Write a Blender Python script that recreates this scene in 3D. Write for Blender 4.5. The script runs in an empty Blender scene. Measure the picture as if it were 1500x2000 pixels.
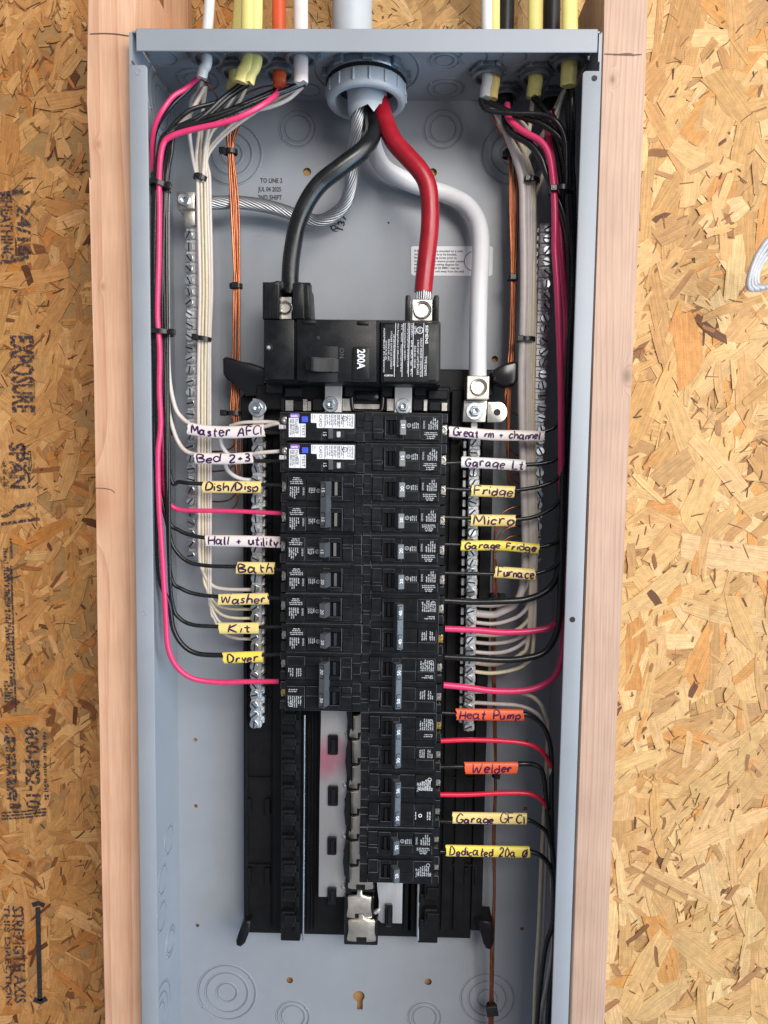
import bpy, bmesh, math, random
from mathutils import Vector, Matrix
random.seed(7)
S = bpy.context.scene
COL = S.collection
V = Vector
R = math.radians

# ------------------------------------------------------------------ camera
F, CX, CY, CZ = 1338.5, 0.03062, -0.54848, -0.32764
PIT, ROL, YAW = 0.0735376, 0.0133517, -0.0192433
fw = V((math.sin(YAW)*math.cos(PIT), math.cos(YAW)*math.cos(PIT), -math.sin(PIT)))
rt0 = V((math.cos(YAW), -math.sin(YAW), 0)); up0 = rt0.cross(fw)
rt = math.cos(ROL)*rt0 + math.sin(ROL)*up0
up = math.cos(ROL)*up0 - math.sin(ROL)*rt0
EYE = V((CX, CY, CZ))
cd = bpy.data.cameras.new('camera'); cam = bpy.data.objects.new('camera', cd); COL.objects.link(cam)
cd.sensor_fit = 'VERTICAL'; cd.sensor_height = 36; cd.lens = F/2000*36
cd.clip_start = .01; cd.clip_end = 50
M3 = Matrix((rt, up, -fw)).transposed()
cam.matrix_world = Matrix.Translation(EYE) @ M3.to_4x4()
S.camera = cam

# ------------------------------------------------------------------ light
W = bpy.data.worlds.new('World'); S.world = W; W.use_nodes = True
bg = W.node_tree.nodes['Background']; bg.inputs[0].default_value = (.84, .88, 1, 1); bg.inputs[1].default_value = .19
def area(name, loc, target, sx, sy, power, color):
    l = bpy.data.lights.new(name, 'AREA'); l.shape = 'RECTANGLE'; l.size = sx; l.size_y = sy
    l.energy = power; l.color = color
    o = bpy.data.objects.new(name, l); COL.objects.link(o); o.location = loc
    d = V(target)-V(loc); o.rotation_euler = d.to_track_quat('-Z', 'Y').to_euler()
    return o
area('garage_door_light', (1.30, -1.20, -.05), (0, .05, -.34), 1.2, 1.5, 23, (1, .97, .92))
area('low_blue_fill_light', (1.75, -.80, -1.20), (-.15, .05, -.72), .9, .9, 15, (.33, .66, 1))  # added unseen lamp, set grazing so blue falls on the left side wall
area('front_fill_light', (.70, -2.1, .75), (0, .05, -.35), 1.0, .8, 26, (1, .95, .88))  # added unseen front fill, kept clear of mirror reflections on black faces
S.view_settings.view_transform = 'Standard'; S.view_settings.look = 'None'
S.view_settings.exposure = .55; S.view_settings.gamma = 1

# ------------------------------------------------------------------ helpers
def ray(px, py):
    return (fw + rt*((px-750)/F) - up*((py-1000)/F))
def P(px, py, y):
    d = ray(px, py); return EYE + d*((y-CY)/d.y)
def PZ(px, py, z):
    d = ray(px, py); return EYE + d*((z-CZ)/d.z)
def mpp(y): return (y-CY)/F

def tag(o, label=None, cat=None, group=None, kind=None):
    if label: o['label'] = label
    if cat: o['category'] = cat
    if group: o['group'] = group
    if kind: o['kind'] = kind
    return o
def thing(name, loc, label, cat, group=None, kind=None):
    o = bpy.data.objects.new(name, None); COL.objects.link(o); o.location = loc; o.empty_display_size = .01
    return tag(o, label, cat, group, kind)
def wloc(o):
    v = V((0, 0, 0))
    while o is not None: v = v + o.location; o = o.parent
    return v
def obj(name, bm, mt, parent=None, smooth=None, local=False, normals=True):
    me = bpy.data.meshes.new(name)
    if normals: bmesh.ops.recalc_face_normals(bm, faces=bm.faces)
    if parent is not None and not local:
        bmesh.ops.translate(bm, vec=-wloc(parent), verts=bm.verts)
    bm.to_mesh(me); bm.free()
    for m in (mt if isinstance(mt, (list, tuple)) else [mt]): me.materials.append(m)
    if smooth is not None:
        me.polygons.foreach_set('use_smooth', [True]*len(me.polygons))
        if smooth < 180: me.set_sharp_from_angle(angle=R(smooth))
    o = bpy.data.objects.new(name, me); COL.objects.link(o)
    if parent is not None: o.parent = parent
    return o
def solo(name, bm, mt, label, cat, group=None, smooth=None, kind=None):
    """a thing that is one mesh, its origin moved to the middle of it"""
    c = V((0, 0, 0))
    for v in bm.verts: c += v.co
    c /= max(1, len(bm.verts))
    bmesh.ops.translate(bm, vec=-c, verts=bm.verts)
    o = obj(name, bm, mt, None, smooth); o.location = c
    return tag(o, label, cat, group, kind)
def box(bm, x0, x1, y0, y1, z0, z1, bev=0, mi=0, seg=1):
    vs = [bm.verts.new((x, y, z)) for x in (x0, x1) for y in (y0, y1) for z in (z0, z1)]
    fs = [bm.faces.new([vs[i] for i in q]) for q in ((0,1,3,2),(4,6,7,5),(0,4,5,1),(2,3,7,6),(0,2,6,4),(1,5,7,3))]
    for f in fs: f.material_index = mi
    if bev:
        es = list({e for f in fs for e in f.edges})
        r = bmesh.ops.bevel(bm, geom=es, offset=bev, segments=seg, affect='EDGES', profile=.5)
        for f in r['faces']: f.material_index = mi
    return vs
def pbox(bm, px0, px1, py0, py1, y0, y1, bev=0, mi=0, seg=1):
    """box whose front face covers the given rectangle at depth y0"""
    a = P(px0, py1, y0); b = P(px1, py0, y0)
    return box(bm, a.x, b.x, y0, y1, a.z, b.z, bev, mi, seg)
def prism(bm, pts, y0, y1, bev=0, mi=0):
    """polygon pts (x,z) extruded from y0 (front) to y1"""
    a = [bm.verts.new((x, y0, z)) for x, z in pts]; b = [bm.verts.new((x, y1, z)) for x, z in pts]
    n = len(pts); fs = [bm.faces.new(a), bm.faces.new(b[::-1])]
    for i in range(n): fs.append(bm.faces.new((a[i], b[i], b[(i+1) % n], a[(i+1) % n])))
    for f in fs: f.material_index = mi
    if bev:
        fr = fs[0]
        r = bmesh.ops.bevel(bm, geom=list(fr.edges), offset=bev, segments=2, affect='EDGES', profile=.5)
        for f in r['faces']: f.material_index = mi
    return fs
def pprism(bm, pp, y0, y1, bev=0, mi=0):
    return prism(bm, [(P(u, v, y0).x, P(u, v, y0).z) for u, v in pp], y0, y1, bev, mi)
def catmull(pts, sub):
    if len(pts) < 3:
        return [pts[0].lerp(pts[1], i/4) for i in range(5)]
    q = [pts[0]*2-pts[1]] + pts + [pts[-1]*2-pts[-2]]; out = []
    for i in range(1, len(q)-2):
        a, b, c, d = q[i-1:i+3]
        for k in range(sub):
            t = k/sub
            out.append(.5*((2*b)+(c-a)*t+(2*a-5*b+4*c-d)*t*t+(3*b-a-3*c+d)*t*t*t))
    out.append(pts[-1]); return out
def tube(bm, pts, r, seg=10, cap=True, mi=0, r2=None, twist=None, squash=None):
    """tube along finished points; r2/squash = half depth for a flattened section whose wide axis stays upright"""
    n = len(pts); rings = []; prev = None
    for i, p in enumerate(pts):
        t = (pts[min(i+1, n-1)]-pts[max(i-1, 0)])
        if t.length < 1e-9: t = V((0, 0, 1))
        t.normalize()
        if squash is not None: nn = V(squash)-t*V(squash).dot(t)
        elif prev is None:
            ref = V((0, 1, 0)) if abs(t.y) < .9 else V((1, 0, 0)); nn = ref-t*ref.dot(t)
        else: nn = prev-t*prev.dot(t)
        nn.normalize(); prev = nn; bb = t.cross(nn)
        rr = r[i] if isinstance(r, list) else r
        rb = (r2 if r2 is not None else rr)
        rings.append([bm.verts.new(p + nn*rb*math.cos(2*math.pi*k/seg) + bb*rr*math.sin(2*math.pi*k/seg)) for k in range(seg)])
    for i in range(n-1):
        for k in range(seg):
            f = bm.faces.new((rings[i][k], rings[i][(k+1) % seg], rings[i+1][(k+1) % seg], rings[i+1][k])); f.material_index = mi; f.smooth = True
    if cap:
        for q in (rings[0][::-1], rings[-1]): f = bm.faces.new(q); f.material_index = mi
    return rings
def path(pp, sub=5):
    return catmull([P(*q) for q in pp], sub)
def lathe(bm, prof, c, axis='y', seg=16, mi=0, closed=False):
    """prof: (radius, height along axis) list"""
    c = V(c); rings = []
    for r, h in prof:
        ring = []
        for k in range(seg):
            a = 2*math.pi*k/seg; u, w = r*math.cos(a), r*math.sin(a)
            ring.append(bm.verts.new(c + (V((u, h, w)) if axis == 'y' else V((u, w, h)) if axis == 'z' else V((h, u, w)))))
        rings.append(ring)
    m = len(rings)
    for i in range(m-1 if not closed else m):
        A, B = rings[i], rings[(i+1) % m]
        for k in range(seg):
            f = bm.faces.new((A[k], A[(k+1) % seg], B[(k+1) % seg], B[k])); f.material_index = mi; f.smooth = True
    if not closed:
        for q, rr in ((rings[0], prof[0][0]), (rings[-1], prof[-1][0])):
            if rr > 1e-6: f = bm.faces.new(q); f.material_index = mi
    return rings
def torus(bm, c, r, t, axis='y', seg=40, flat=.5, mi=0, a0=0, a1=2*math.pi):
    pr = [(r+t*math.cos(q*math.pi/3), t*flat*math.sin(q*math.pi/3)) for q in range(6)]
    lathe(bm, pr, c, axis, seg, mi, closed=True)
def strip(bm, pts, w, nrm, mi=0, taper=True):
    """flat pen stroke along points lying on a surface; nrm(i) unused if a Vector"""
    n = len(pts); L = []; Rr = []
    for i, p in enumerate(pts):
        t = pts[min(i+1, n-1)]-pts[max(i-1, 0)]
        if t.length < 1e-9: t = V((1, 0, 0))
        s = t.normalized().cross(nrm).normalized()
        ww = w*(.72 if taper and i in (0, n-1) else 1)/2
        L.append(bm.verts.new(p+s*ww)); Rr.append(bm.verts.new(p-s*ww))
    for i in range(n-1):
        f = bm.faces.new((L[i], L[i+1], Rr[i+1], Rr[i])); f.material_index = mi

# ------------------------------------------------------------------ materials
def nt(m): return m.node_tree.nodes, m.node_tree.links
def mat(name, col, rough=.5, metal=0, var=.0, scale=60, bump=0, bscale=300, col2=None, rvar=0, coat=0, spec=.5, stretch=(1,1,1), scratch=None, sss=0):
    m = bpy.data.materials.new(name); m.use_nodes = True; N, L = nt(m); b = N['Principled BSDF']
    c = (*col, 1)
    b.inputs['Base Color'].default_value = c; b.inputs['Roughness'].default_value = rough; b.inputs['Metallic'].default_value = metal
    b.inputs['Coat Weight'].default_value = coat; b.inputs['Specular IOR Level'].default_value = spec
    tc = N.new('ShaderNodeTexCoord'); mp = N.new('ShaderNodeMapping'); mp.inputs['Scale'].default_value = stretch
    L.new(tc.outputs['Object'], mp.inputs['Vector'])
    colsock = None
    if var or col2:
        n = N.new('ShaderNodeTexNoise'); n.inputs['Scale'].default_value = scale; n.inputs['Detail'].default_value = 6; n.inputs['Roughness'].default_value = .62
        L.new(mp.outputs[0], n.inputs['Vector'])
        mx = N.new('ShaderNodeMix'); mx.data_type = 'RGBA'
        a = tuple(max(0, x*(1-var)) for x in col); d = col2 if col2 else tuple(min(1, x*(1+var)) for x in col)
        mx.inputs['A'].default_value = (*a, 1); mx.inputs['B'].default_value = (*d, 1)
        rm = N.new('ShaderNodeMapRange'); rm.inputs['From Min'].default_value = .32; rm.inputs['From Max'].default_value = .68
        L.new(n.outputs['Fac'], rm.inputs['Value']); L.new(rm.outputs[0], mx.inputs['Factor']); colsock = mx.outputs['Result']
        if rvar:
            rr = N.new('ShaderNodeMapRange'); rr.inputs['From Min'].default_value = .3; rr.inputs['From Max'].default_value = .7
            rr.inputs['To Min'].default_value = max(.03, rough-rvar); rr.inputs['To Max'].default_value = min(1, rough+rvar)
            L.new(n.outputs['Fac'], rr.inputs['Value']); L.new(rr.outputs[0], b.inputs['Roughness'])
    if scratch:
        n2 = N.new('ShaderNodeTexNoise'); n2.inputs['Scale'].default_value = scratch[0]; n2.inputs['Detail'].default_value = 8; n2.inputs['Roughness'].default_value = .8
        L.new(tc.outputs['Object'], n2.inputs['Vector'])
        r2 = N.new('ShaderNodeMapRange'); r2.inputs['From Min'].default_value = scratch[1]; r2.inputs['From Max'].default_value = scratch[1]+.12
        r2.inputs['To Max'].default_value = scratch[2]
        L.new(n2.outputs['Fac'], r2.inputs['Value'])
        m2 = N.new('ShaderNodeMix'); m2.data_type = 'RGBA'
        if colsock: L.new(colsock, m2.inputs['A'])
        else: m2.inputs['A'].default_value = c
        m2.inputs['B'].default_value = (*scratch[3], 1); L.new(r2.outputs[0], m2.inputs['Factor']); colsock = m2.outputs['Result']
    if colsock: L.new(colsock, b.inputs['Base Color'])
    if bump:
        n3 = N.new('ShaderNodeTexNoise'); n3.inputs['Scale'].default_value = bscale; n3.inputs['Detail'].default_value = 3
        L.new(mp.outputs[0], n3.inputs['Vector'])
        bp = N.new('ShaderNodeBump'); bp.inputs['Strength'].default_value = bump; bp.inputs['Distance'].default_value = .0006
        L.new(n3.outputs['Fac'], bp.inputs['Height']); L.new(bp.outputs[0], b.inputs['Normal'])
    return m
M = {}
M['paint'] = mat('grey_enamel', (.297, .318, .352), .42, 0, .07, 9, .12, 900, rvar=.1, scratch=(38, .64, .3, (.40, .42, .45)))
M['black'] = mat('black_moulded_plastic', (.0085, .009, .0105), .36, 0, .35, 90, .12, 700, rvar=.08, spec=.24, scratch=(150, .63, .4, (.13, .135, .15)))
M['edge'] = mat('scuffed_lit_plastic_edge', (.075, .08, .09), .4, 0, .5, 160, spec=.5)  # scuffs, plus the light seams catch, painted as a paler grey
M['base'] = mat('black_base_plastic', (.007, .007, .008), .4, 0, .3, 60, .15, 500, rvar=.1, spec=.25, scratch=(90, .68, .25, (.1, .1, .105)))
M['gloss'] = mat('glossy_black_plastic', (.008, .008, .010), .22, 0, .2, 80)
M['handle'] = mat('dark_grey_handle_plastic', (.082, .087, .097), .30, 0, .15, 90, .1, 500)
M['zinc'] = mat('blue_zinc_plate', (.62, .68, .73), .33, 1, .12, 120, .05, 600, rvar=.08)
M['brushed'] = mat('brushed_aluminium', (.66, .65, .65), .5, .8, .06, 60, .2, 260, stretch=(1, 1, .06))
M['alu'] = mat('aluminium', (.68, .68, .69), .42, 1, .06, 60, .25, 260, stretch=(1, 1, .06), rvar=.08)
M['tin'] = mat('tin_plate', (.70, .665, .60), .32, 1, .08, 90, .08, 500, rvar=.08)
M['strand'] = mat('bare_aluminium_strand', (.46, .47, .49), .42, 1, .1, 150)
M['copper'] = mat('bare_copper', (.42, .155, .078), .35, 1, .25, 120)
M['connector'] = mat('zinc_die_cast', (.22, .245, .27), .36, .6, .2, 150, .2, 500, rvar=.1)
M['pvc'] = mat('grey_pvc', (.44, .48, .52), .36, 0, .04, 30)
M['jacket'] = mat('grey_cable_jacket', (.47, .51, .56), .45, 0, .05, 40, .1, 200)
M['wblack'] = mat('black_wire_insulation', (.010, .011, .012), .3, 0, .2, 200, .12, 500, rvar=.08)
M['wpink'] = mat('magenta_red_insulation', (.74, .045, .16), .3, 0, .08, 200)
M['wpink2'] = mat('deep_magenta_insulation', (.52, .03, .10), .32, 0, .08, 200)
M['wred'] = mat('red_tape_insulation', (.72, .016, .06), .34, 0, .08, 200)
M['feedred'] = mat('red_feed_insulation', (.33, .007, .018), .33, 0, .18, 60, .25, 90, rvar=.08)
M['feedblack'] = mat('black_feed_insulation', (.008, .009, .010), .30, 0, .3, 60, .25, 90, rvar=.08)
M['feedwhite'] = mat('white_feed_insulation', (.74, .745, .77), .4, 0, .04, 60, bump=.25, bscale=90, col2=(.66, .66, .69))
M['wwhite'] = mat('white_wire_insulation', (.62, .55, .50), .38, 0, .06, 150)
M['wcream'] = mat('cream_wire_insulation', (.66, .58, .42), .38, 0, .08, 150)
M['wgrey'] = mat('greyed_white_insulation', (.58, .52, .50), .4, 0, .08, 150)
M['swhite'] = mat('white_cable_sheath', (.70, .69, .68), .4, 0, .04, 80)
M['loop'] = mat('translucent_white_sheath', (.42, .42, .44), .3, 0, .15, 60)
M['spink'] = mat('off_white_sheath', (.77, .68, .66), .42, 0, .05, 80, .05, 300)
M['syellow'] = mat('yellow_cable_sheath', (.82, .64, .23), .42, 0, .06, 80, .05, 300)
M['yjacket'] = mat('pale_yellow_jacket', (.80, .70, .24), .4, 0, .05, 80, .05, 300)
M['syellow2'] = mat('bright_yellow_sheath', (.85, .68, .10), .42, 0, .05, 80, .05, 300)
M['sorange'] = mat('orange_cable_sheath', (.80, .12, .035), .42, 0, .05, 80, .05, 300)
M['sblack'] = mat('black_cable_sheath', (.017, .017, .018), .4, 0, .2, 90)
M['tie'] = mat('black_nylon', (.012, .012, .013), .32, 0, .2, 100)
M['white'] = mat('white_print', (.78, .79, .82), .5)
M['whitedim'] = mat('worn_white_print', (.50, .52, .54), .55)
M['label'] = mat('white_label_paper', (.76, .76, .80), .45, 0, .03, 60)
M['ink'] = mat('black_print_ink', (.02, .02, .025), .5)
M['greyink'] = mat('grey_print_ink', (.16, .16, .18), .5)
M['marker'] = mat('purple_marker_ink', (.040, .006, .062), .4)
M['rocker'] = mat('rocker_painted_glint', (.72, .74, .78), .3, .4)  # pale grey puts the rocker's glint into its colour
M['tin2'] = mat('dull_tin_plate', (.74, .68, .58), .34, .9, .2, 70, .15, 300, rvar=.08)
M['crease'] = mat('sheared_edge', (.17, .182, .205), .5)
M['blue'] = mat('blue_test_button', (.05, .10, .62), .35, 0, .05, 60)
M['purple'] = mat('purple_label', (.26, .13, .50), .45)
M['brass'] = mat('yellow_brass', (.85, .60, .18), .3, 1, .1, 100)
M['pencil'] = mat('pencil_graphite', (.09, .075, .07), .6)
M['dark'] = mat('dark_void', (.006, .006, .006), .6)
M['stain'] = mat('aluminium_with_pink_overspray', (.68, .67, .67), .5, .8, .06, 60, .25, 260, stretch=(1, 1, .06))
def overspray(m, c, r):
    N, L = nt(m); b = N['Principled BSDF']; tc = N.new('ShaderNodeTexCoord')
    d = N.new('ShaderNodeVectorMath'); d.operation = 'DISTANCE'; d.inputs[1].default_value = c; L.new(tc.outputs['Object'], d.inputs[0])
    n = N.new('ShaderNodeTexNoise'); n.inputs['Scale'].default_value = 60; L.new(tc.outputs['Object'], n.inputs['Vector'])
    a = N.new('ShaderNodeMath'); a.operation = 'MULTIPLY_ADD'; L.new(n.outputs['Fac'], a.inputs[0]); a.inputs[1].default_value = r*.8; L.new(d.outputs['Value'], a.inputs[2])
    q = N.new('ShaderNodeMapRange'); q.inputs['From Min'].default_value = r*.7; q.inputs['From Max'].default_value = r*1.5; q.inputs['To Min'].default_value = .75; q.inputs['To Max'].default_value = 0; L.new(a.outputs[0], q.inputs['Value'])
    x = N.new('ShaderNodeMix'); x.data_type = 'RGBA'; old = b.inputs['Base Color'].links[0].from_socket; L.new(old, x.inputs['A']); x.inputs['B'].default_value = (.80, .22, .34, 1); L.new(q.outputs[0], x.inputs['Factor']); L.new(x.outputs['Result'], b.inputs['Base Color'])

def osb_material():
    m = bpy.data.materials.new('pressed_wood_strand'); m.use_nodes = True; N, L = nt(m); b = N['Principled BSDF']
    b.inputs['Roughness'].default_value = .62; b.inputs['Specular IOR Level'].default_value = .3
    at = N.new('ShaderNodeVertexColor'); at.layer_name = 'tone'
    uv = N.new('ShaderNodeUVMap'); uv.uv_map = 'UVMap'
    mp = N.new('ShaderNodeMapping'); mp.inputs['Scale'].default_value = (28, 620, 1); L.new(uv.outputs[0], mp.inputs[0])
    n = N.new('ShaderNodeTexNoise'); n.inputs['Scale'].default_value = 1; n.inputs['Detail'].default_value = 7; n.inputs['Roughness'].default_value = .68; L.new(mp.outputs[0], n.inputs['Vector'])
    rm = N.new('ShaderNodeMapRange'); rm.inputs['From Min'].default_value = .25; rm.inputs['From Max'].default_value = .75; rm.inputs['To Min'].default_value = .60; rm.inputs['To Max'].default_value = 1.26
    L.new(n.outputs['Fac'], rm.inputs['Value'])
    tc = N.new('ShaderNodeTexCoord')
    n2 = N.new('ShaderNodeTexNoise'); n2.inputs['Scale'].default_value = 150; n2.inputs['Detail'].default_value = 6; n2.inputs['Roughness'].default_value = .7; L.new(tc.outputs['Object'], n2.inputs['Vector'])
    r2 = N.new('ShaderNodeMapRange'); r2.inputs['From Min'].default_value = .3; r2.inputs['From Max'].default_value = .7; r2.inputs['To Min'].default_value = .82; r2.inputs['To Max'].default_value = 1.14; L.new(n2.outputs['Fac'], r2.inputs['Value'])
    wv = N.new('ShaderNodeTexWave'); wv.bands_direction = 'Z'; wv.inputs['Scale'].default_value = 185; wv.inputs['Distortion'].default_value = 1.2; wv.inputs['Detail'].default_value = 1; L.new(tc.outputs['Object'], wv.inputs['Vector'])
    r3 = N.new('ShaderNodeMapRange'); r3.inputs['To Min'].default_value = .96; r3.inputs['To Max'].default_value = 1.03; L.new(wv.outputs['Fac'], r3.inputs['Value'])
    m1 = N.new('ShaderNodeMath'); m1.operation = 'MULTIPLY'; L.new(rm.outputs[0], m1.inputs[0]); L.new(r2.outputs[0], m1.inputs[1])
    m2 = N.new('ShaderNodeMath'); m2.operation = 'MULTIPLY'; L.new(m1.outputs[0], m2.inputs[0]); L.new(r3.outputs[0], m2.inputs[1])
    vm = N.new('ShaderNodeVectorMath'); vm.operation = 'SCALE'; L.new(at.outputs['Color'], vm.inputs[0]); L.new(m2.outputs[0], vm.inputs['Scale'])
    L.new(vm.outputs[0], b.inputs['Base Color'])
    ad = N.new('ShaderNodeMath'); ad.operation = 'MULTIPLY_ADD'; L.new(wv.outputs['Fac'], ad.inputs[0]); ad.inputs[1].default_value = .35; L.new(n.outputs['Fac'], ad.inputs[2])
    bp = N.new('ShaderNodeBump'); bp.inputs['Strength'].default_value = .28; bp.inputs['Distance'].default_value = .0006; L.new(ad.outputs[0], bp.inputs['Height']); L.new(bp.outputs[0], b.inputs['Normal'])
    return m
M['osb'] = osb_material()

def wood_material(name, c1, c2, knots, kcol, ring=160, seed=0.0):
    """long-grained softwood; knots = (x, z, radius) in object space: rings bend round them"""
    m = bpy.data.materials.new(name); m.use_nodes = True; N, L = nt(m); b = N['Principled BSDF']
    b.inputs['Roughness'].default_value = .6; b.inputs['Specular IOR Level'].default_value = .3
    tc = N.new('ShaderNodeTexCoord')
    def math_(op, a, c=None, d=None):
        n = N.new('ShaderNodeMath'); n.operation = op
        for i, q in enumerate((a, c, d)):
            if q is None: continue
            if isinstance(q, (int, float)): n.inputs[i].default_value = q
            else: L.new(q, n.inputs[i])
        return n.outputs[0]
    sp = N.new('ShaderNodeSeparateXYZ'); L.new(tc.outputs['Object'], sp.inputs[0])
    mp = N.new('ShaderNodeMapping'); mp.inputs['Scale'].default_value = (1, 1, .045); mp.inputs['Location'].default_value = (seed, 0, seed); L.new(tc.outputs['Object'], mp.inputs[0])
    big = N.new('ShaderNodeTexNoise'); big.inputs['Scale'].default_value = 26; big.inputs['Detail'].default_value = 2; L.new(mp.outputs[0], big.inputs['Vector'])
    fld = math_('ADD', math_('MULTIPLY', sp.outputs['X'], 1.0), math_('MULTIPLY', math_('SUBTRACT', big.outputs['Fac'], .5), .045))
    kmask = None
    for kx, kz, kr in knots:
        dx = math_('SUBTRACT', sp.outputs['X'], kx); dz = math_('MULTIPLY', math_('SUBTRACT', sp.outputs['Z'], kz), .62)
        d = math_('SQRT', math_('ADD', math_('MULTIPLY', dx, dx), math_('MULTIPLY', dz, dz)))
        g = math_('POWER', 2.718, math_('MULTIPLY', math_('MULTIPLY', d, d), -1/(kr*kr)))
        fld = math_('ADD', math_('MULTIPLY', fld, math_('SUBTRACT', 1, g)), math_('MULTIPLY', d, g))
        core = math_('POWER', 2.718, math_('MULTIPLY', math_('MULTIPLY', d, d), -2.2/(kr*kr)))
        kmask = core if kmask is None else math_('MAXIMUM', kmask, core)
    saw = math_('FRACT', math_('MULTIPLY', fld, ring))
    late = math_('POWER', saw, 3.5)
    fine = N.new('ShaderNodeTexNoise'); fine.inputs['Scale'].default_value = 520; fine.inputs['Detail'].default_value = 5; L.new(mp.outputs[0], fine.inputs['Vector'])
    fac = math_('ADD', math_('MULTIPLY', late, .5), math_('MULTIPLY', math_('SUBTRACT', fine.outputs['Fac'], .38), 1.0))
    if kmask is not None: fac = math_('ADD', fac, math_('MULTIPLY', kmask, .35))
    mx = N.new('ShaderNodeMix'); mx.data_type = 'RGBA'; mx.inputs['A'].default_value = (*c1, 1); mx.inputs['B'].default_value = (*c2, 1)
    mx.clamp_factor = True; L.new(fac, mx.inputs['Factor'])
    out = mx.outputs['Result']
    blotch = N.new('ShaderNodeTexNoise'); blotch.inputs['Scale'].default_value = 16; blotch.inputs['Detail'].default_value = 3; L.new(tc.outputs['Object'], blotch.inputs['Vector'])
    br = N.new('ShaderNodeMapRange'); br.inputs['From Min'].default_value = .3; br.inputs['From Max'].default_value = .7; br.inputs['To Min'].default_value = .9; br.inputs['To Max'].default_value = 1.08; L.new(blotch.outputs['Fac'], br.inputs['Value'])
    vm = N.new('ShaderNodeVectorMath'); vm.operation = 'SCALE'; L.new(out, vm.inputs[0]); L.new(br.outputs[0], vm.inputs['Scale']); out = vm.outputs[0]
    if kmask is not None:
        m2 = N.new('ShaderNodeMix'); m2.data_type = 'RGBA'; L.new(out, m2.inputs['A']); m2.inputs['B'].default_value = (*kcol, 1)
        L.new(math_('MULTIPLY', kmask, .6), m2.inputs['Factor']); out = m2.outputs['Result']
    L.new(out, b.inputs['Base Color'])
    bp = N.new('ShaderNodeBump'); bp.inputs['Strength'].default_value = .2; bp.inputs['Distance'].default_value = .0005; L.new(fine.outputs['Fac'], bp.inputs['Height']); L.new(bp.outputs[0], b.inputs['Normal'])
    return m

def ink_material():
    m = bpy.data.materials.new('worn_stamp_ink'); m.use_nodes = True; N, L = nt(m); b = N['Principled BSDF']
    b.inputs['Base Color'].default_value = (.035, .03, .045, 1); b.inputs['Roughness'].default_value = .7
    tc = N.new('ShaderNodeTexCoord'); n = N.new('ShaderNodeTexNoise'); n.inputs['Scale'].default_value = 420; n.inputs['Detail'].default_value = 4; L.new(tc.outputs['Object'], n.inputs['Vector'])
    r = N.new('ShaderNodeMapRange'); r.inputs['From Min'].default_value = .40; r.inputs['From Max'].default_value = .52; r.inputs['To Min'].default_value = .05; r.inputs['To Max'].default_value = .92; L.new(n.outputs['Fac'], r.inputs['Value']); L.new(r.outputs[0], b.inputs['Alpha'])
    return m
M['stamp'] = ink_material()

# ------------------------------------------------------------------ lettering
def text_bm(bm, s, size, org, ux, uz, mi=0, align='CENTER', sx=1.0, bold=0):
    """flat letters: ux = reading direction, uz = letter-up, both unit vectors in the surface"""
    cu = bpy.data.curves.new('lettering', 'FONT'); cu.body = s; cu.size = size; cu.align_x = align; cu.align_y = 'CENTER'; cu.resolution_u = 2; cu.offset = bold*size
    o = bpy.data.objects.new('lettering', cu); me = o.to_mesh()
    if sx != 1.0 and len(me.vertices):
        xs_ = [v.co.x for v in me.vertices]; sx = sx*len(s)*size*.56/max(1e-6, max(xs_)-min(xs_))
    org, ux, uz = V(org), V(ux), V(uz)
    vs = [bm.verts.new(org+ux*(v.co.x*sx)+uz*v.co.y) for v in me.vertices]
    for p in me.polygons:
        try: f = bm.faces.new([vs[i] for i in p.vertices]); f.material_index = mi
        except ValueError: pass
    o.to_mesh_clear(); bpy.data.objects.remove(o); bpy.data.curves.remove(cu)
def microtext(bm, org, ux, uz, length, h, mi=0, rng=random, fill=.8):
    """one line of print too small to read: little upright strokes grouped in words"""
    org, ux, uz = V(org), V(ux), V(uz); x = 0; lim = length*rng.uniform(fill, 1)
    while x < lim:
        wl = rng.randint(2, 7)
        for k in range(wl):
            w = h*rng.uniform(.28, .62); hh = h*rng.choice((.62, .7, 1)); y0 = 0
            a = org+ux*x+uz*y0
            f = bm.faces.new([bm.verts.new(q) for q in (a, a+ux*w, a+ux*w+uz*hh, a+uz*hh)]); f.material_index = mi
            x += w+h*.16
            if x > lim: break
        x += h*.45
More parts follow.
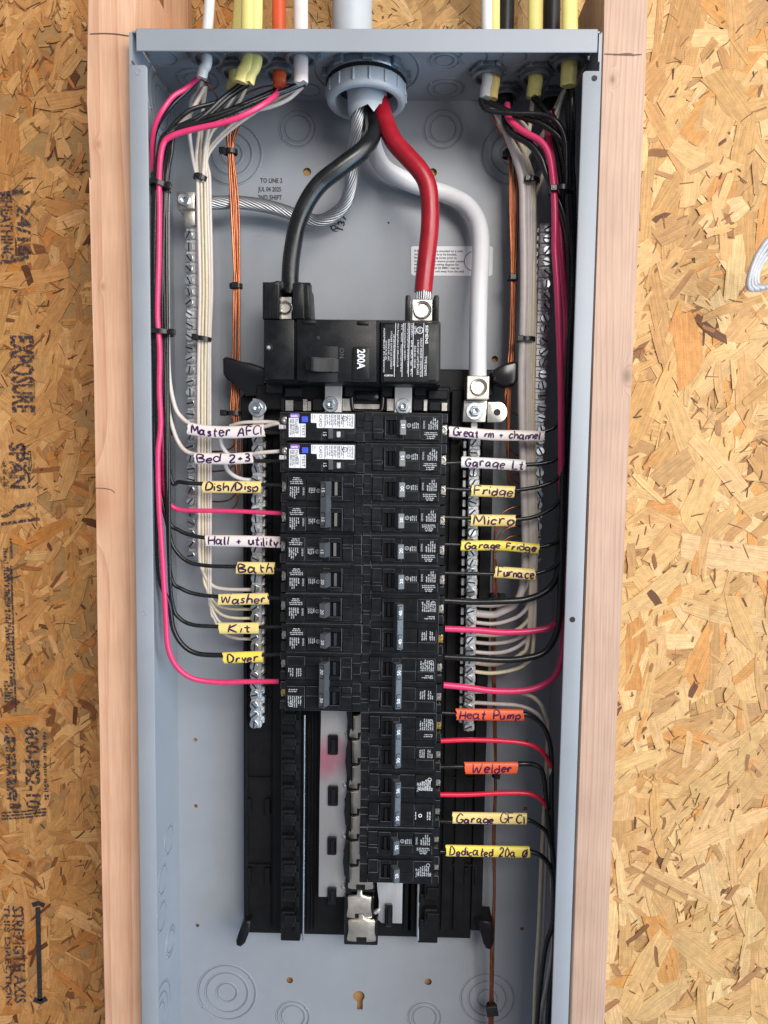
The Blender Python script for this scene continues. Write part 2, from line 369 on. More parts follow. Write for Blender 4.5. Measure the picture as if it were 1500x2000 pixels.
G = {
'A':('0,0 .35,1 .7,0','.12,.38 .58,.38'),'B':('0,0 0,1 .45,.95 .5,.7 .05,.52 .55,.4 .5,.08 0,0',),'C':('.6,.85 .35,1 .08,.75 .05,.3 .3,0 .62,.15',),
'D':('0,0 .02,1 .45,.85 .62,.5 .45,.12 0,0',),'F':('.05,0 .05,1 .55,.98','.05,.52 .45,.54'),'G':('.6,.85 .32,1 .05,.65 .1,.15 .4,0 .6,.2 .6,.45 .35,.45',),
'H':('0,0 0,1','.55,0 .55,1','0,.5 .55,.52'),'I':('.1,0 .1,1',),'K':('0,0 .02,1','.5,1 .05,.5 .55,0'),'L':('.05,1 .05,.05 .5,0',),'M':('0,0 .08,1 .38,.35 .68,1 .78,0',),
'P':('.05,0 .05,1 .5,.95 .52,.6 .08,.48',),'W':('0,1 .18,0 .4,.65 .6,0 .82,1',),
'a':('.46,.5 .2,.6 .03,.3 .18,.02 .44,.22 .47,.5','.5,.62 .48,.2 .54,.0 .64,.06'),'c':('.45,.5 .2,.58 .03,.3 .2,.02 .45,.1',),'d':('.48,.5 .2,.58 .03,.28 .22,.0 .48,.2 .52,1 .54,.02',),
'e':('.05,.3 .45,.35 .38,.56 .15,.55 .03,.28 .2,.0 .48,.1',),'f':('.45,.95 .28,1 .2,.7 .2,-.1','.0,.52 .42,.54'),'g':('.48,.5 .2,.58 .03,.3 .2,.05 .46,.25 .5,.55 .46,-.25 .2,-.35 .02,-.22',),
'h':('.04,1.05 .02,.5 .02,0','.03,.36 .24,.56 .42,.42 .45,0'),'i':('.05,.55 .06,0','.05,.78 .07,.84'),'l':('.05,1 .05,.05 .16,0',),'m':('.02,.58 .04,0 .08,.4 .22,.57 .32,.4 .32,0 .36,.4 .52,.57 .62,.4 .64,0',),
'n':('.02,.58 .04,0 .08,.4 .28,.57 .42,.4 .44,0',),'o':('.25,.58 .04,.35 .12,.03 .38,.05 .46,.35 .25,.58',),'p':('.04,.55 .04,-.38','.04,.42 .28,.58 .46,.32 .28,.04 .05,.12'),
'r':('.03,.58 .05,0 .08,.36 .25,.57 .4,.5',),'s':('.42,.5 .2,.6 .06,.44 .38,.22 .28,.02 .02,.08',),'t':('.18,.92 .18,.08 .36,.02','.0,.58 .38,.6'),
'u':('.03,.56 .06,.12 .24,.0 .42,.2 .44,.56 .48,0',),'w':('.0,.56 .14,.02 .3,.4 .44,.02 .6,.56',),'y':('.02,.56 .2,.1 .44,.56 .2,-.3 .02,-.35',),'z':('.02,.55 .42,.55 .04,.03 .46,.03',),
'2':('.05,.75 .2,.98 .42,.85 .38,.55 .02,.02 .52,.05',),'3':('.05,.92 .35,.95 .4,.7 .15,.52 .45,.35 .35,.05 .02,.06',),'0':('.28,1 .06,.6 .14,.05 .4,.05 .5,.5 .28,1',),'+':('.0,.35 .44,.36','.22,.6 .22,.1'),'/':('.0,-.05 .4,1.02',),
'@':('.32,.92 .04,.6 .1,.12 .42,.05 .62,.45 .52,.85 .32,.92','.12,-.1 .56,1.08'),
}
def write_hand(s):
    """polylines of a hand-written word, baseline 0, capitals 1 high; returns (lines, width)"""
    x = 0; out = []
    for ch in s:
        if ch == ' ': x += .62; continue
        g = G[ch]; wd = 0; jy = random.uniform(-.1, .09); sc = random.uniform(.84, 1.12)
        for ln in g:
            pts = [tuple(map(float, q.split(','))) for q in ln.split()]
            wd = max(wd, max(q[0] for q in pts))
            sl_ = random.uniform(-.04, .16); pv = [V((q[0]*sc+sl_*q[1]+random.uniform(-.03, .03), q[1]*sc+jy+random.uniform(-.03, .03), 0)) for q in pts]
            if len(pv) > 2: pv = catmull(pv, 3)
            else: pv = [pv[0].lerp(pv[1], k/3) for k in range(4)]
            out.append([(x+q.x, q.y) for q in pv])
        x += wd*sc+random.uniform(.1, .24)
    return out, x-.2

# ------------------------------------------------------------------ pressed strand board behind everything
YO = .1030; YB = .0995; HW = .181; YST = .0135
def PX(px, py, x):
    d = ray(px, py); return EYE + d*((x-CX)/d.x)
TONES = [((.60, .405, .19), 5), ((.56, .36, .155), 6), ((.52, .32, .13), 5), ((.46, .265, .10), 3), ((.67, .485, .25), 3), ((.40, .215, .075), 2), ((.50, .22, .05), 2), ((.34, .20, .085), 1)]
def tone(dark=0, left=False):
    if random.random() < dark: c = random.choice([(.13, .058, .026), (.22, .105, .04), (.30, .15, .06), (.36, .19, .08)])
    else: c = random.choices([t for t, w in TONES], [w for t, w in TONES])[0]; c = tuple(x*.68+y*.32 for x, y in zip(c, (.55, .335, .135)))
    k = random.uniform(.92, 1.08)*(1.08 if left else 1.08)
    c = (c[0]*1.02, c[1]*.965, c[2]*.93)
    if left: c = (c[0]*1.0, c[1]*.84, c[2]*.70)  # browner left strands: partly own colour, partly dimmer light painted in
    return (c[0]*k, c[1]*k*random.uniform(.97, 1.03), c[2]*k)
def strand_mesh(bm, cx, cz, ang, Ln, Wd, y, col, th=.0003):
    cl = bm.loops.layers.float_color.get('tone') or bm.loops.layers.float_color.new('tone')
    ul = bm.loops.layers.uv.get('UVMap') or bm.loops.layers.uv.new('UVMap')
    n = 3; ca, sa = math.cos(ang), math.sin(ang); u0, v0 = random.uniform(0, 40), random.uniform(0, 40)
    top, bot = [], []
    sk = random.uniform(-.35, .35)*Wd; bow = random.uniform(-.06, .06)*Ln
    def w(e): return Wd/2*random.uniform(.72, 1.05)*(1 if .1 < e < .9 else random.uniform(.55, 1))
    for i in range(n+1):
        e = i/n; x = (e-.5)*Ln; b = bow*(1-4*(e-.5)**2)
        j = 0 if 0 < i < n else random.uniform(-.4, .4)*Wd*.6
        top.append((x+sk*(.5 if i in (0, n) else 0)+j, w(e)+b)); bot.append((x-sk*(.5 if i in (0, n) else 0)-j, -w(e)+b))
    # one extra splintered point at each end
    pts = top + [(Ln/2*random.uniform(.94, 1.06), random.uniform(-.3, .3)*Wd)] + bot[::-1] + [(-Ln/2*random.uniform(.94, 1.06), random.uniform(-.3, .3)*Wd)]
    tx, tz = random.uniform(-.006, .006), random.uniform(-.006, .006)
    def W3(p, yy): return (cx+p[0]*ca-p[1]*sa, yy+tx*p[0]*.5+tz*p[1]*.5, cz+p[0]*sa+p[1]*ca)
    A = [bm.verts.new(W3(p, y)) for p in pts]; B = [bm.verts.new(W3(p, y+th)) for p in pts]
    fs = [bm.faces.new(A)]; m = len(pts)
    for i in range(m): fs.append(bm.faces.new((A[i], B[i], B[(i+1) % m], A[(i+1) % m])))
    for k, f in enumerate(fs):
        for l in f.loops:
            i = (A.index(l.vert) if l.vert in A else B.index(l.vert))
            l[ul].uv = (pts[i][0]+u0, pts[i][1]+v0); l[cl] = (*col, 1)
wall = thing('wall', (0, YO, -.9), 'wall of pressed wood strand board behind the studs and the panel', 'wall')
bm = bmesh.new(); box(bm, -.62, .68, YO, YO+.011, -1.06, .18)
cl = bm.loops.layers.float_color.new('tone'); bm.loops.layers.uv.new('UVMap')
for f in bm.faces:
    for l in f.loops: l[cl] = (.44, .245, .095, 1)
obj('board', bm, M['osb'], wall)
def in_view(x, z):
    return (-.30 < x < -.165) or (.165 < x < .40) or z > -.02
zones = [(-.60, -.15, -1.04, .16, .42), (.13, .66, -1.04, .16, .50), (-.15, .13, -.06, .16, .11)]
strands_made = 0
bm = bmesh.new(); N_TOT = 11500; yb = YO-.0002
order = [i/N_TOT for i in range(N_TOT)]
solos = []
for q in order:
    zx = random.choices(zones, [z[4] for z in zones])[0]
    cx, cz = random.uniform(zx[0], zx[1]), random.uniform(zx[2], zx[3])
    big = random.random()
    left = cx < -.1
    if big < .36: Ln, Wd, dk = random.uniform(.03, .10), random.uniform(.008, .030), .0
    elif big < .76: Ln, Wd, dk = random.uniform(.012, .040), random.uniform(.003, .011), .16 if left else .10
    else: Ln, Wd, dk = random.uniform(.005, .019), random.uniform(.0012, .0045), .5 if left else .3
    if q > .9 and big < .5 and random.random() < .5: Ln, Wd, dk = random.uniform(.012, .03), random.uniform(.003, .008), .16
    ang = random.gauss(R(72), R(38)) if random.random() < .75 else random.uniform(0, math.pi)
    y = yb-.0016*q
    c = tone(dk, left)
    if left and Ln > .03: Ln *= .72; Wd *= .75
    if q > .80 and Ln > .04 and in_view(cx, cz) and len(solos) < 285:
        solos.append((cx, cz, ang, Ln, Wd, y, c)); continue
    strand_mesh(bm, cx, cz, ang, Ln, Wd, y, c)
for q in range(6000):     # fine splinters and bark flecks pressed into the face
    zx = random.choices(zones, [z[4] for z in zones])[0]; cx, cz = random.uniform(zx[0], zx[1]), random.uniform(zx[2], zx[3])
    if cx > .1 and random.random() < .5: continue
    r_ = random.random(); Ln, Wd = random.uniform(.003, .015), random.uniform(.0004, .0016)
    if r_ < .12: Ln, Wd = random.uniform(.002, .005), random.uniform(.001, .0024)
    c = random.choice([(.10, .042, .02), (.16, .07, .03), (.24, .11, .042), (.33, .16, .06), (.40, .22, .085), (.28, .13, .05)])
    strand_mesh(bm, cx, cz, random.gauss(R(70), R(45)), Ln, Wd, yb-.0016-.00025*q/6000, c, .0002)
tag(obj('strand_layer', bm, M['osb'], wall, normals=False), kind='stuff')
for a in solos:
    bm = bmesh.new(); strand_mesh(bm, *a); obj('strand', bm, M['osb'], wall, normals=False)
# black stamped print on the left part of the board
YI = yb-.0019-.0004
def down(px, py): return P(px, py, YI)
DX, UX = V((0, 0, -1)), V((1, 0, 0))
bm = bmesh.new()
def stamp(s, px, py0, py1, h):
    a = down(px, (py0+py1)/2); ln = abs(down(px, py1).z-down(px, py0).z); sz = h*mpp(YI)*1.35
    text_bm(bm, s, sz, a, DX, UX, sx=ln/(max(1, len(s))*sz*.56), bold=.03)
stamp('EXPOSURE', 42, 655, 805, 46); stamp('SPAN', 32, 865, 955, 32); stamp('STRENGTH AXIS', 36, 1770, 1960, 24); stamp('THIS DIRECTION', 15, 1770, 1965, 12)
stamp('000-PS2-10', 62, 1420, 1580, 30); stamp('panel', 27, 1440, 1580, 24); stamp('24/16', 45, 400, 500, 26); stamp('SHEATHING', 12, 380, 505, 24)
def ink_line(pts, w): strip(bm, [down(*p) for p in pts], w*mpp(YI), V((0, -1, 0)), taper=False)
ink_line([(0, 512), (30, 508), (56, 500)], 7); ink_line([(0, 380), (22, 376), (45, 370)], 9)
ink_line([(3, 1010), (20, 1003), (32, 990), (60, 984)], 7); ink_line([(2, 1024), (40, 1018), (78, 1013)], 6)
ink_line([(21, 1052), (23, 1090)], 4); ink_line([(22, 1105), (25, 1200), (28, 1330)], 4); ink_line([(29, 1330), (31, 1390)], 4)
for k in range(3): ink_line([(2, 1588+k*6), (45, 1585+k*6), (90, 1580+k*6)], 4)
rg = random.Random(3)
for (px, a, b, h) in ((6, 1070, 1330, 10), (13, 1110, 1400, 9), (8, 1330, 1375, 11), (10, 1420, 1570, 8), (45, 870, 950, 8), (53, 880, 955, 7), (84, 1430, 1580, 9), (5, 900, 955, 7)):
    p = down(px, a); microtext(bm, p, DX, UX, abs(down(px, b).z-p.z), h*mpp(YI), rng=rg)
tag(obj('ink_stamp', bm, M['stamp'], wall, normals=False), 'smudged black ink lettering and double-headed arrow stamped sideways on the left of the board')

M['arrow'] = mat('solid_stamp_ink', (.028, .025, .03), .7, 0, .5, 300)
bm = bmesh.new(); YI -= .0001
ink_line([(74, 1772), (76, 1860), (78, 1955)], 10); ink_line([(63, 1768), (75, 1764), (87, 1769)], 10); ink_line([(66, 1952), (78, 1957), (91, 1950)], 11)
obj('ink_arrow', bm, M['arrow'], wall, normals=False)

# ------------------------------------------------------------------ studs
def stud(left_pts, right_pts, label, mt, root, name='timber_stud', y0=YST, y1=YO-.003, cat='stud'):
    t = thing(name, root, label, cat)
    bm = bmesh.new(); pp = left_pts + right_pts[::-1]
    pts = [(P(u, v, y0).x, P(u, v, y0).z) for u, v in pp]
    fs = prism(bm, pts, y0, y1)
    es = [e for e in fs[0].edges if abs(e.verts[0].co.z-e.verts[1].co.z) > .02]
    bmesh.ops.bevel(bm, geom=es, offset=.0028, segments=3, affect='EDGES', profile=.5)
    obj('timber', bm, mt, t, 40); return t
rl = P(218, 2150, YST)
kn = [(P(188, 985, YST).x-rl.x, P(188, 985, YST).z-rl.z, .020), (P(191, 282, YST).x-rl.x, P(191, 282, YST).z-rl.z, .0035), (P(200, 560, YST).x-rl.x, P(200, 560, YST).z-rl.z, .003)]
M['stud_l'] = wood_material('orange_fir', (.80, .495, .33), (.54, .25, .135), kn, (.50, .22, .11), 46, 0.3)
M['stud_b'] = wood_material('dull_fir', (.58, .34, .20), (.38, .18, .09), [(.6, .6, .004)], (.3, .15, .08), 120, 2.9)
sl = stud([(170, -90), (170, 200), (174, 345), (179, 352), (183, 700), (188, 1000), (192, 1330), (194, 1385), (199, 1700), (206, 2150)],
          [(264, -90), (264, 60), (270, 1000), (284, 2150)], 'knotty orange timber stud standing left of the grey panel', M['stud_l'], rl)
rr_ = P(1180, 2150, YST)
M['stud_r'] = wood_material('pale_fir', (.555, .375, .28), (.37, .215, .15), [(P(1224, 735, YST).x-rr_.x, P(1224, 735, YST).z-rr_.z, .0055), (P(1196, 155, YST).x-rr_.x, P(1196, 155, YST).z-rr_.z, .003)], (.16, .10, .075), 330, 1.7)
sr = stud([(1180, -90), (1180, 60), (1150, 1000), (1108, 2150)], [(1266, -90), (1264, 60), (1250, 400), (1231, 800), (1205, 1400), (1180, 2000), (1173, 2150)],
          'pale straight-grained timber stud standing right of the grey panel', M['stud_r'], rr_)
def pencil(pts, par, w=1.6):
    bm = bmesh.new(); strip(bm, catmull([P(u, v, YST-.0006) for u, v in pts], 5), w*mpp(YST), V((0, -1, 0)))
    obj('pencil_line', bm, M['pencil'], par)
pencil([(175, 66), (200, 65), (225, 66), (253, 70)], sl); pencil([(1181, 105), (1205, 106), (1230, 107), (1254, 106)], sr); pencil([(1200, 107), (1230, 104), (1239, 109)], sr, 1.2)
pencil([(185, 953), (205, 954), (218, 957), (224, 963)], sl, 1.2)
bm = bmesh.new(); box(bm, P(318, 20, .085).x, P(366, 20, .085).x, .085, YO-.004, .006, .16, .001)
solo('wood_block', bm, M['stud_b'], 'reddish strip of wood fixed behind the top left corner of the panel', 'wood strip')

# ------------------------------------------------------------------ steel enclosure
T = .0013
enc = thing('electrical_box', (0, YB, -.88), 'open grey steel breaker panel enclosure mounted between the two studs', 'electrical box')
bm = bmesh.new(); box(bm, -HW, HW, YB-T, YB, -1.1, 0)
bp = obj('back_panel', bm, M['paint'], enc)
cut = bmesh.new()
def hole(px, py, rpx):
    c = P(px, py, YB); r = rpx*mpp(YB); lathe(cut, [(r, -.01), (r, .01)], c, 'y', 20)
for h in ((600, 337, 8), (845, 338, 8), (566, 1913, 7), (836, 1916, 7.5), (966, 702, 6.5), (382, 1444, 4), (383, 1573, 4), (386, 1806, 4), (1019, 1812, 4.2), (1026, 1578, 4), (1028, 1447, 3.5), (759, 436, 1.8), (701, 1944, 12)): hole(*h)
c0 = P(703, 1963, YB); box(cut, c0.x-.0028, c0.x+.0028, YB-.01, YB+.01, c0.z-.004, c0.z+.007)
bmesh.ops.recalc_face_normals(cut, faces=cut.faces)
cme = bpy.data.meshes.new('hole_cutter'); cut.to_mesh(cme); cut.free()
co = bpy.data.objects.new('hole_cutter', cme); COL.objects.link(co); co.location = (0, 0, 0)
md = bp.modifiers.new('holes', 'BOOLEAN'); md.object = co; md.operation = 'DIFFERENCE'; md.solver = 'EXACT'; md.use_self = True
bpy.context.view_layer.update()
dg = bpy.context.evaluated_depsgraph_get()
nm = bpy.data.meshes.new_from_object(bp.evaluated_get(dg)); bp.modifiers.clear(); bp.data = nm
bpy.data.objects.remove(co)
LY0 = 0.0
def side_wall(s, name):
    bm = bmesh.new()
    x0, x1 = (-HW, -HW+T) if s < 0 else (HW-T, HW)
    box(bm, x0, x1, LY0+.0, YB-T, -1.1, -.001)
    zt = P(252 if s < 0 else 1174, 128 if s < 0 else 140, 0).z
    # front flange with rounded upper corner
    fw_ = .0142; a = -HW if s < 0 else HW; sg = -s
    pts = [(a, -1.1), (a, zt)] + [(a+sg*(fw_-.003+.003*math.sin(q*math.pi/8)), zt-.003+.003*math.cos(q*math.pi/8)) for q in range(5)] + [(a+sg*fw_, -1.1)]
    prism(bm, pts, LY0-T, LY0, .0005)
    return obj(name, bm, M['paint'], enc, 40)
lw = side_wall(-1, 'side_wall'); rw = side_wall(1, 'side_wall')
bm = bmesh.new(); box(bm, -HW+.002, HW-.002, 0, YB-T, -T, 0)
a = P(265, 60, -T).x; b = P(1168, 70, -T).x; zl = P(700, 101, -T).z
box(bm, a, b, -T, 0, zl, .0012, .0006)
# folded corner tabs
box(bm, -HW+T, -HW+T+.0012, .0, .016, -.022, -.002); box(bm, HW-T-.0012, HW-T, .0, .016, -.022, -.002)
obj('top_wall', bm, M['paint'], enc, 40)
def dimple(px, py, r, kind):
    bm = bmesh.new(); c = P(px, py, -T)
    if kind == 'hole': lathe(bm, [(r*1.2, -.0002), (r*1.15, -.0004), (r, -.0003), (r*.95, .0001), (0, .0001)], c, 'y', 18); obj('screw_hole', bm, [M['dark']], enc)
    else: torus(bm, c, r, .0004, 'y', 24, .6); obj('dimple', bm, M['paint'], enc)
dimple(270, 141, .0021, 'd'); dimple(282, 1198, .0017, 'd'); dimple(1161, 153, .0018, 'hole'); dimple(1118, 1210, .0019, 'hole')
def knockout(c, rs, axis, nsg=44):
    bm = bmesh.new()
    for i, r in enumerate(rs):
        torus(bm, c, r, .00062, axis, nsg, .75); torus(bm, c, r-.0013, .00036, axis, nsg, 1.3, 1)
    s = {'y': V((0, -1, 0)), 'z': V((0, 0, -1)), 'x': V((1, 0, 0))}[axis]
    for k in range(2):   # tie points
        an = .6+k*math.pi; r = rs[0]
        o = {'y': V((math.cos(an), 0, math.sin(an))), 'z': V((math.cos(an), math.sin(an), 0)), 'x': V((0, math.cos(an), math.sin(an)))}[axis]
        p = V(c)+o*(r-.0008); box(bm, p.x-.0012, p.x+.0012, p.y-.0006, p.y+.0006, p.z-.0006, p.z+.0006)
    obj('knockout', bm, [M['paint'], M['crease']], enc, 180)
mb = mpp(YB)
for px, py, rs in ((452, 301, (58, 40, 22)), (581, 251, (35, 26)), (865, 252, (37, 26)), (1000, 300, (58, 41, 23)), (443, 1938, (61, 45, 22)), (572, 1985, (35, 26)), (829, 1987, (35, 26)), (952, 1950, (56, 40, 22))):
    knockout(P(px, py, YB-T), [r*mb for r in rs], 'y')
for px, py, rs in ((386, 156, (.0185, .012)), (603, 176, (.0112,)), (870, 173, (.0165, .0112)), (318, 112, (.012,)), (868, 118, (.013, .0085)), (925, 112, (.012,)), (1004, 112, (.011,)), (716, 138, (.0445,))):
    knockout(PZ(px, py, -T), rs, 'z')
for px, py, rs in ((333, 1838, (.0142, .0108)), (318, 1718, (.013,)), (316, 1790, (.013,)), (312, 1990, (.03, .022, .014)), (312, 200, (.03, .022, .014)), (330, 1640, (.013,))):
    knockout(PX(px, py, -HW+T), rs, 'x')
# ink stamped and embossed lettering on the back
YT = YB-T-.0003
bm = bmesh.new()
def flat(bm, s, px, py, hpx, y, lpx=None, rot=0, mi=0, align='CENTER'):
    sz = hpx*mpp(y)*1.4; u = V((math.cos(rot), 0, math.sin(rot))); w = V((-math.sin(rot), 0, math.cos(rot)))
    text_bm(bm, s, sz, P(px, py, y), u, w, mi, align, sx=(lpx*mpp(y)/(len(s)*sz*.56) if lpx else 1), bold=.02)
flat(bm, 'TO LINE 2', 530, 353, 8.5, YT, 42); flat(bm, 'JUL 04 2025', 527, 370, 8.5, YT, 44); flat(bm, '2ND SHIFT', 527, 386, 8.5, YT, 46)
flat(bm, 'QC', 654, 440, 11, YT, 20, R(70)); flat(bm, '137', 668, 436, 12, YT, 30, R(75))
strip(bm, catmull([P(u, v, YT) for u, v in ((648, 424), (644, 438), (650, 450), (660, 452))], 5), .0006, V((0, -1, 0)))
obj('ink_stamp', bm, M['ink'], enc, normals=False)
bm = bmesh.new(); flat(bm, 'LINE', 512, 439, 13, YB-T-.0002, 36); flat(bm, 'LINE', 513, 456, 13, YB-T-.0002, 36)
r = bmesh.ops.extrude_face_region(bm, geom=bm.faces[:]); bmesh.ops.translate(bm, vec=(0, .0004, 0), verts=[v for v in r['geom'] if isinstance(v, bmesh.types.BMVert)])
obj('embossed_lettering', bm, M['paint'], enc)
# paper label
lb = thing('paper_label', P(883, 510, YB-T), 'white printed notice label stuck on the back of the panel behind the red feed wire', 'label')
bm = bmesh.new(); pprism(bm, [(803, 483), (806, 481), (960, 481), (963, 484), (962, 536), (958, 539), (806, 538), (803, 534)], YB-T-.0003, YB-T-.00002)
obj('paper', bm, M['label'], lb)
bm = bmesh.new(); yl = YB-T-.00045
for k, s in enumerate(('If this panel is to be mounted on a solid', 'wall and the panel is to be bonded,', 'for use the bonding screw prior to', 'mounting panel to ensure proper contact', 'with the wall. See wiring diagram for', 'proper use. Spacer kit BMK1 may be', 'used to hold the unit away from the wall')):
    flat(bm, s, 809, 490+k*6.6, 4.1, yl, None, 0, 0, 'LEFT')
torus(bm, P(925, 510, yl), 18*mpp(yl), .0003, 'y', 28, .1)
obj('printing', bm, M['ink'], lb, normals=False)

# ------------------------------------------------------------------ plastic interior base with bus bars
base = thing('panel_interior', P(700, 1830, .09), 'black plastic breaker mounting base with aluminium bus bars fixed inside the panel', 'panel interior')
bm = bmesh.new()
pbox(bm, 476, 944, 775, 1822, .0775, .090, .0008)
pbox(bm, 500, 965, 722, 768, .076, .090, .001)
for x in (481, 530, 603, 611, 618, 804, 811, 880, 905, 942): pbox(bm, x-1.4, x+1.4, 810, 1818, .0745, .080, .0003)
for y in (905, 1020, 1135, 1250, 1365, 1520, 1690):
    pbox(bm, 478, 528, y-1.2, y+1.2, .0752, .079); pbox(bm, 884, 940, y-1.2, y+1.2, .0752, .079)
for y in (1580, 1715):
    for x in (484, 522): pbox(bm, x-5, x+5, y-18, y+14, .0735, .079, .0005)
    for x in (910, 930): pbox(bm, x-4, x+4, y-18, y+14, .0735, .079, .0005)
pbox(bm, 500, 880, 755, 800, .056, .080, .0012); pbox(bm, 470, 548, 775, 850, .069, .09, .001); pbox(bm, 880, 905, 762, 860, .066, .09, .001)
obj('base_plate', bm, M['base'], base, 35)
def ear(pp, y0, y1, nm='mounting_foot'):
    bm = bmesh.new(); pprism(bm, pp, y0, y1, .0022); obj(nm, bm, M['gloss' if 'ear' in nm else 'base'], base, 60)
ear([(434, 700), (440, 696), (450, 698), (490, 714), (520, 718), (520, 772), (478, 775), (474, 765), (468, 752), (441, 740), (435, 730)], .058, .075, 'retaining_ear')
ear([(964, 722), (985, 710), (1004, 705), (1012, 708), (1011, 742), (1005, 752), (988, 756), (962, 745)], .058, .075, 'retaining_ear')
ear([(476, 1800), (490, 1800), (484, 1828), (478, 1844), (470, 1851), (461, 1848), (460, 1840), (466, 1822)], .068, .088)
ear([(930, 1800), (962, 1800), (964, 1820), (964, 1846), (958, 1857), (949, 1854), (944, 1842), (940, 1826)], .066, .088)
def rail(x0, x1, ya, yb, name='hook_rail', right=False):
    bm = bmesh.new(); pbox(bm, x0, x1, ya, yb, .061, .080, .0008)
    y = ya+6; k = 0
    while y < yb-28:
        a, b = (x0+2, x1-13) if not right else (x0+13, x1-2)
        pbox(bm, a, b, y, y+30, .0545, .064, .0007)
        pbox(bm, a+5, b+3, y+8, y+22, .052, .058, .0005)
        c, d = (x1-12, x1-5) if not right else (x0+5, x0+12)
        pbox(bm, c, d, y+20, y+40, .0565, .063, .0005)
        y += 49.5; k += 1
    obj(name, bm, M['base'], base, 35)
rail(548, 588, 1380, 1838); rail(816, 857, 1722, 1842, right=True)
for pp, s in ((((595, 1396), (594, 1560), (592, 1836)), 2.0), (((817.5, 1726), (816.5, 1780), (816, 1836)), 2.4)):
    bm = bmesh.new(); tube(bm, path([(*q, .060) for q in pp]), s*mpp(.06), 8); obj('steel_rod', bm, M['alu'], base, 60)
# aluminium bus bars
bm = bmesh.new(); YBUS = .066
pl = [(630, 800), (627, 1400), (624, 1560), (622, 1752)]
prr = [(670, 1752), (684, 1745), (690, 1731), (672, 1700), (670, 1660), (690, 1633), (674, 1605), (672, 1560), (692, 1534), (676, 1505), (675, 1462), (694, 1436), (678, 1400), (680, 800)]
pprism(bm, pl[::-1] + [] if False else pl + prr, YBUS, YBUS+.003, .0004)
for px, py in ((681, 1434), (677, 1533), (675, 1632), (674, 1731)):
    c = P(px, py, YBUS); tube(bm, [c+V((-.0035, -.0005, .0018)), c+V((-.0015, -.0016, .0008)), c+V((.0015, -.0016, -.0008)), c+V((.0035, -.0005, -.0018))], [.0008, .0022, .0022, .0008], 10)
bb_ = P(641, 1482, YBUS)-base.location; overspray(M['stain'], (bb_.x, bb_.y, bb_.z), .022)
obj('bus_bar', bm, M['stain'], base, 35)
bm = bmesh.new(); pprism(bm, [(734, 1700), (787, 1700), (785, 1804), (745, 1803), (738, 1796), (741, 1760), (737, 1735)], YBUS, YBUS+.003, .0004)
c = P(735, 1778, YBUS); tube(bm, [c+V((-.0035, -.0005, -.0018)), c+V((-.0012, -.0016, -.0008)), c+V((.0015, -.0016, .0008)), c+V((.0035, -.0005, .0018))], [.0008, .0022, .0022, .0008], 10)
obj('bus_bar', bm, M['brushed'], base, 35)
bm = bmesh.new(); pbox(bm, 634, 668, 742, 806, .0475, .0500, .0005); obj('feed_strap', bm, M['brushed'], base, 35)
bm = bmesh.new(); pbox(bm, 770, 805, 742, 806, .0475, .0500, .0005); obj('feed_strap', bm, M['brushed'], base, 35)
for a in ((557, 573, 781, 803), (591, 600, 779, 803), (601, 608, 783, 803), (668, 690, 778, 803), (755, 770, 778, 803), (827, 835, 780, 803), (862, 874, 786, 803)):
    bm = bmesh.new(); pbox(bm, *a, .0520, .0550, .0004); obj('bus_finger', bm, M['tin'], base, 35)
def bolt(c, r, par, name='bolt', m='zinc'):
    bm = bmesh.new()
    lathe(bm, [(r, 0), (r, -.0012), (r*.95, -.0015), (0, -.0015)], c, 'y', 24)
    lathe(bm, [(r*.62, -.0014), (r*.62, -.0042), (r*.54, -.005), (r*.36, -.005), (r*.33, -.0042), (0, -.0042)], c, 'y', 6)
    lathe(bm, [(r*.36, -.0038), (r*.36, -.0055), (r*.28, -.006), (r*.16, -.0058), (0, -.0052)], c, 'y', 14)
    obj(name, bm, M[m], par, 35)
bolt(P(646, 790, .0473), .0068, base); bolt(P(788, 794, .0473), .0068, base)
bm = bmesh.new()
for q in ([(686, 764), (688, 796), (697, 803), (738, 803), (746, 796), (748, 764)],): tube(bm, path([(*z, .053) for z in q], 6), .0021, 10)
pbox(bm, 690, 745, 762, 784, .0555, .060, .001)
obj('locking_loop', bm, M['gloss'], base, 60)
bm = bmesh.new(); pbox(bm, 690, 742, 789, 799, .0555, .058, .0003); obj('bus_finger', bm, M['tin'], base, 35)
for a in ((520, 552, 745, 768), (556, 590, 757, 776), (672, 690, 752, 776), (745, 768, 752, 776), (808, 832, 752, 774), (836, 876, 762, 780), (548, 556, 775, 803), (575, 590, 782, 803), (610, 632, 778, 803), (672, 684, 776, 806), (806, 826, 778, 803), (838, 860, 784, 803)):
    bm = bmesh.new(); pbox(bm, *a, .0495+random.uniform(0, .003), .06, .0009); obj('retaining_block', bm, M['gloss'], base, 35)
for a in ((650, 1456, 10, 19), (650, 1556, 10, 19), (648, 1654, 9, 17), (648, 1752, 9, 16), (759, 1790, 8, 21)):
    bm = bmesh.new(); pbox(bm, a[0]-a[2], a[0]+a[2], a[1]-a[3], a[1]+a[3], .0625, .0675, .0009); pbox(bm, a[0]-a[2]+5, a[0]+a[2]-3, a[1]-a[3]+6, a[1]+a[3]-5, .0605, .064, .0008)
    obj('plastic_clip', bm, M['gloss'], base, 35)
for k in range(4):
    px, py = 683-k*2.3, 1389+k*98.5
    px += 4; bm = bmesh.new(); pprism(bm, [(px-7, py-34), (px+2, py-40), (px+3, py-40), (px+3, py+42), (px+2, py+40), (px-8, py+26), (px-11, py)], .0500, .07, .001)
    obj('insulator', bm, M['gloss'], base, 35)
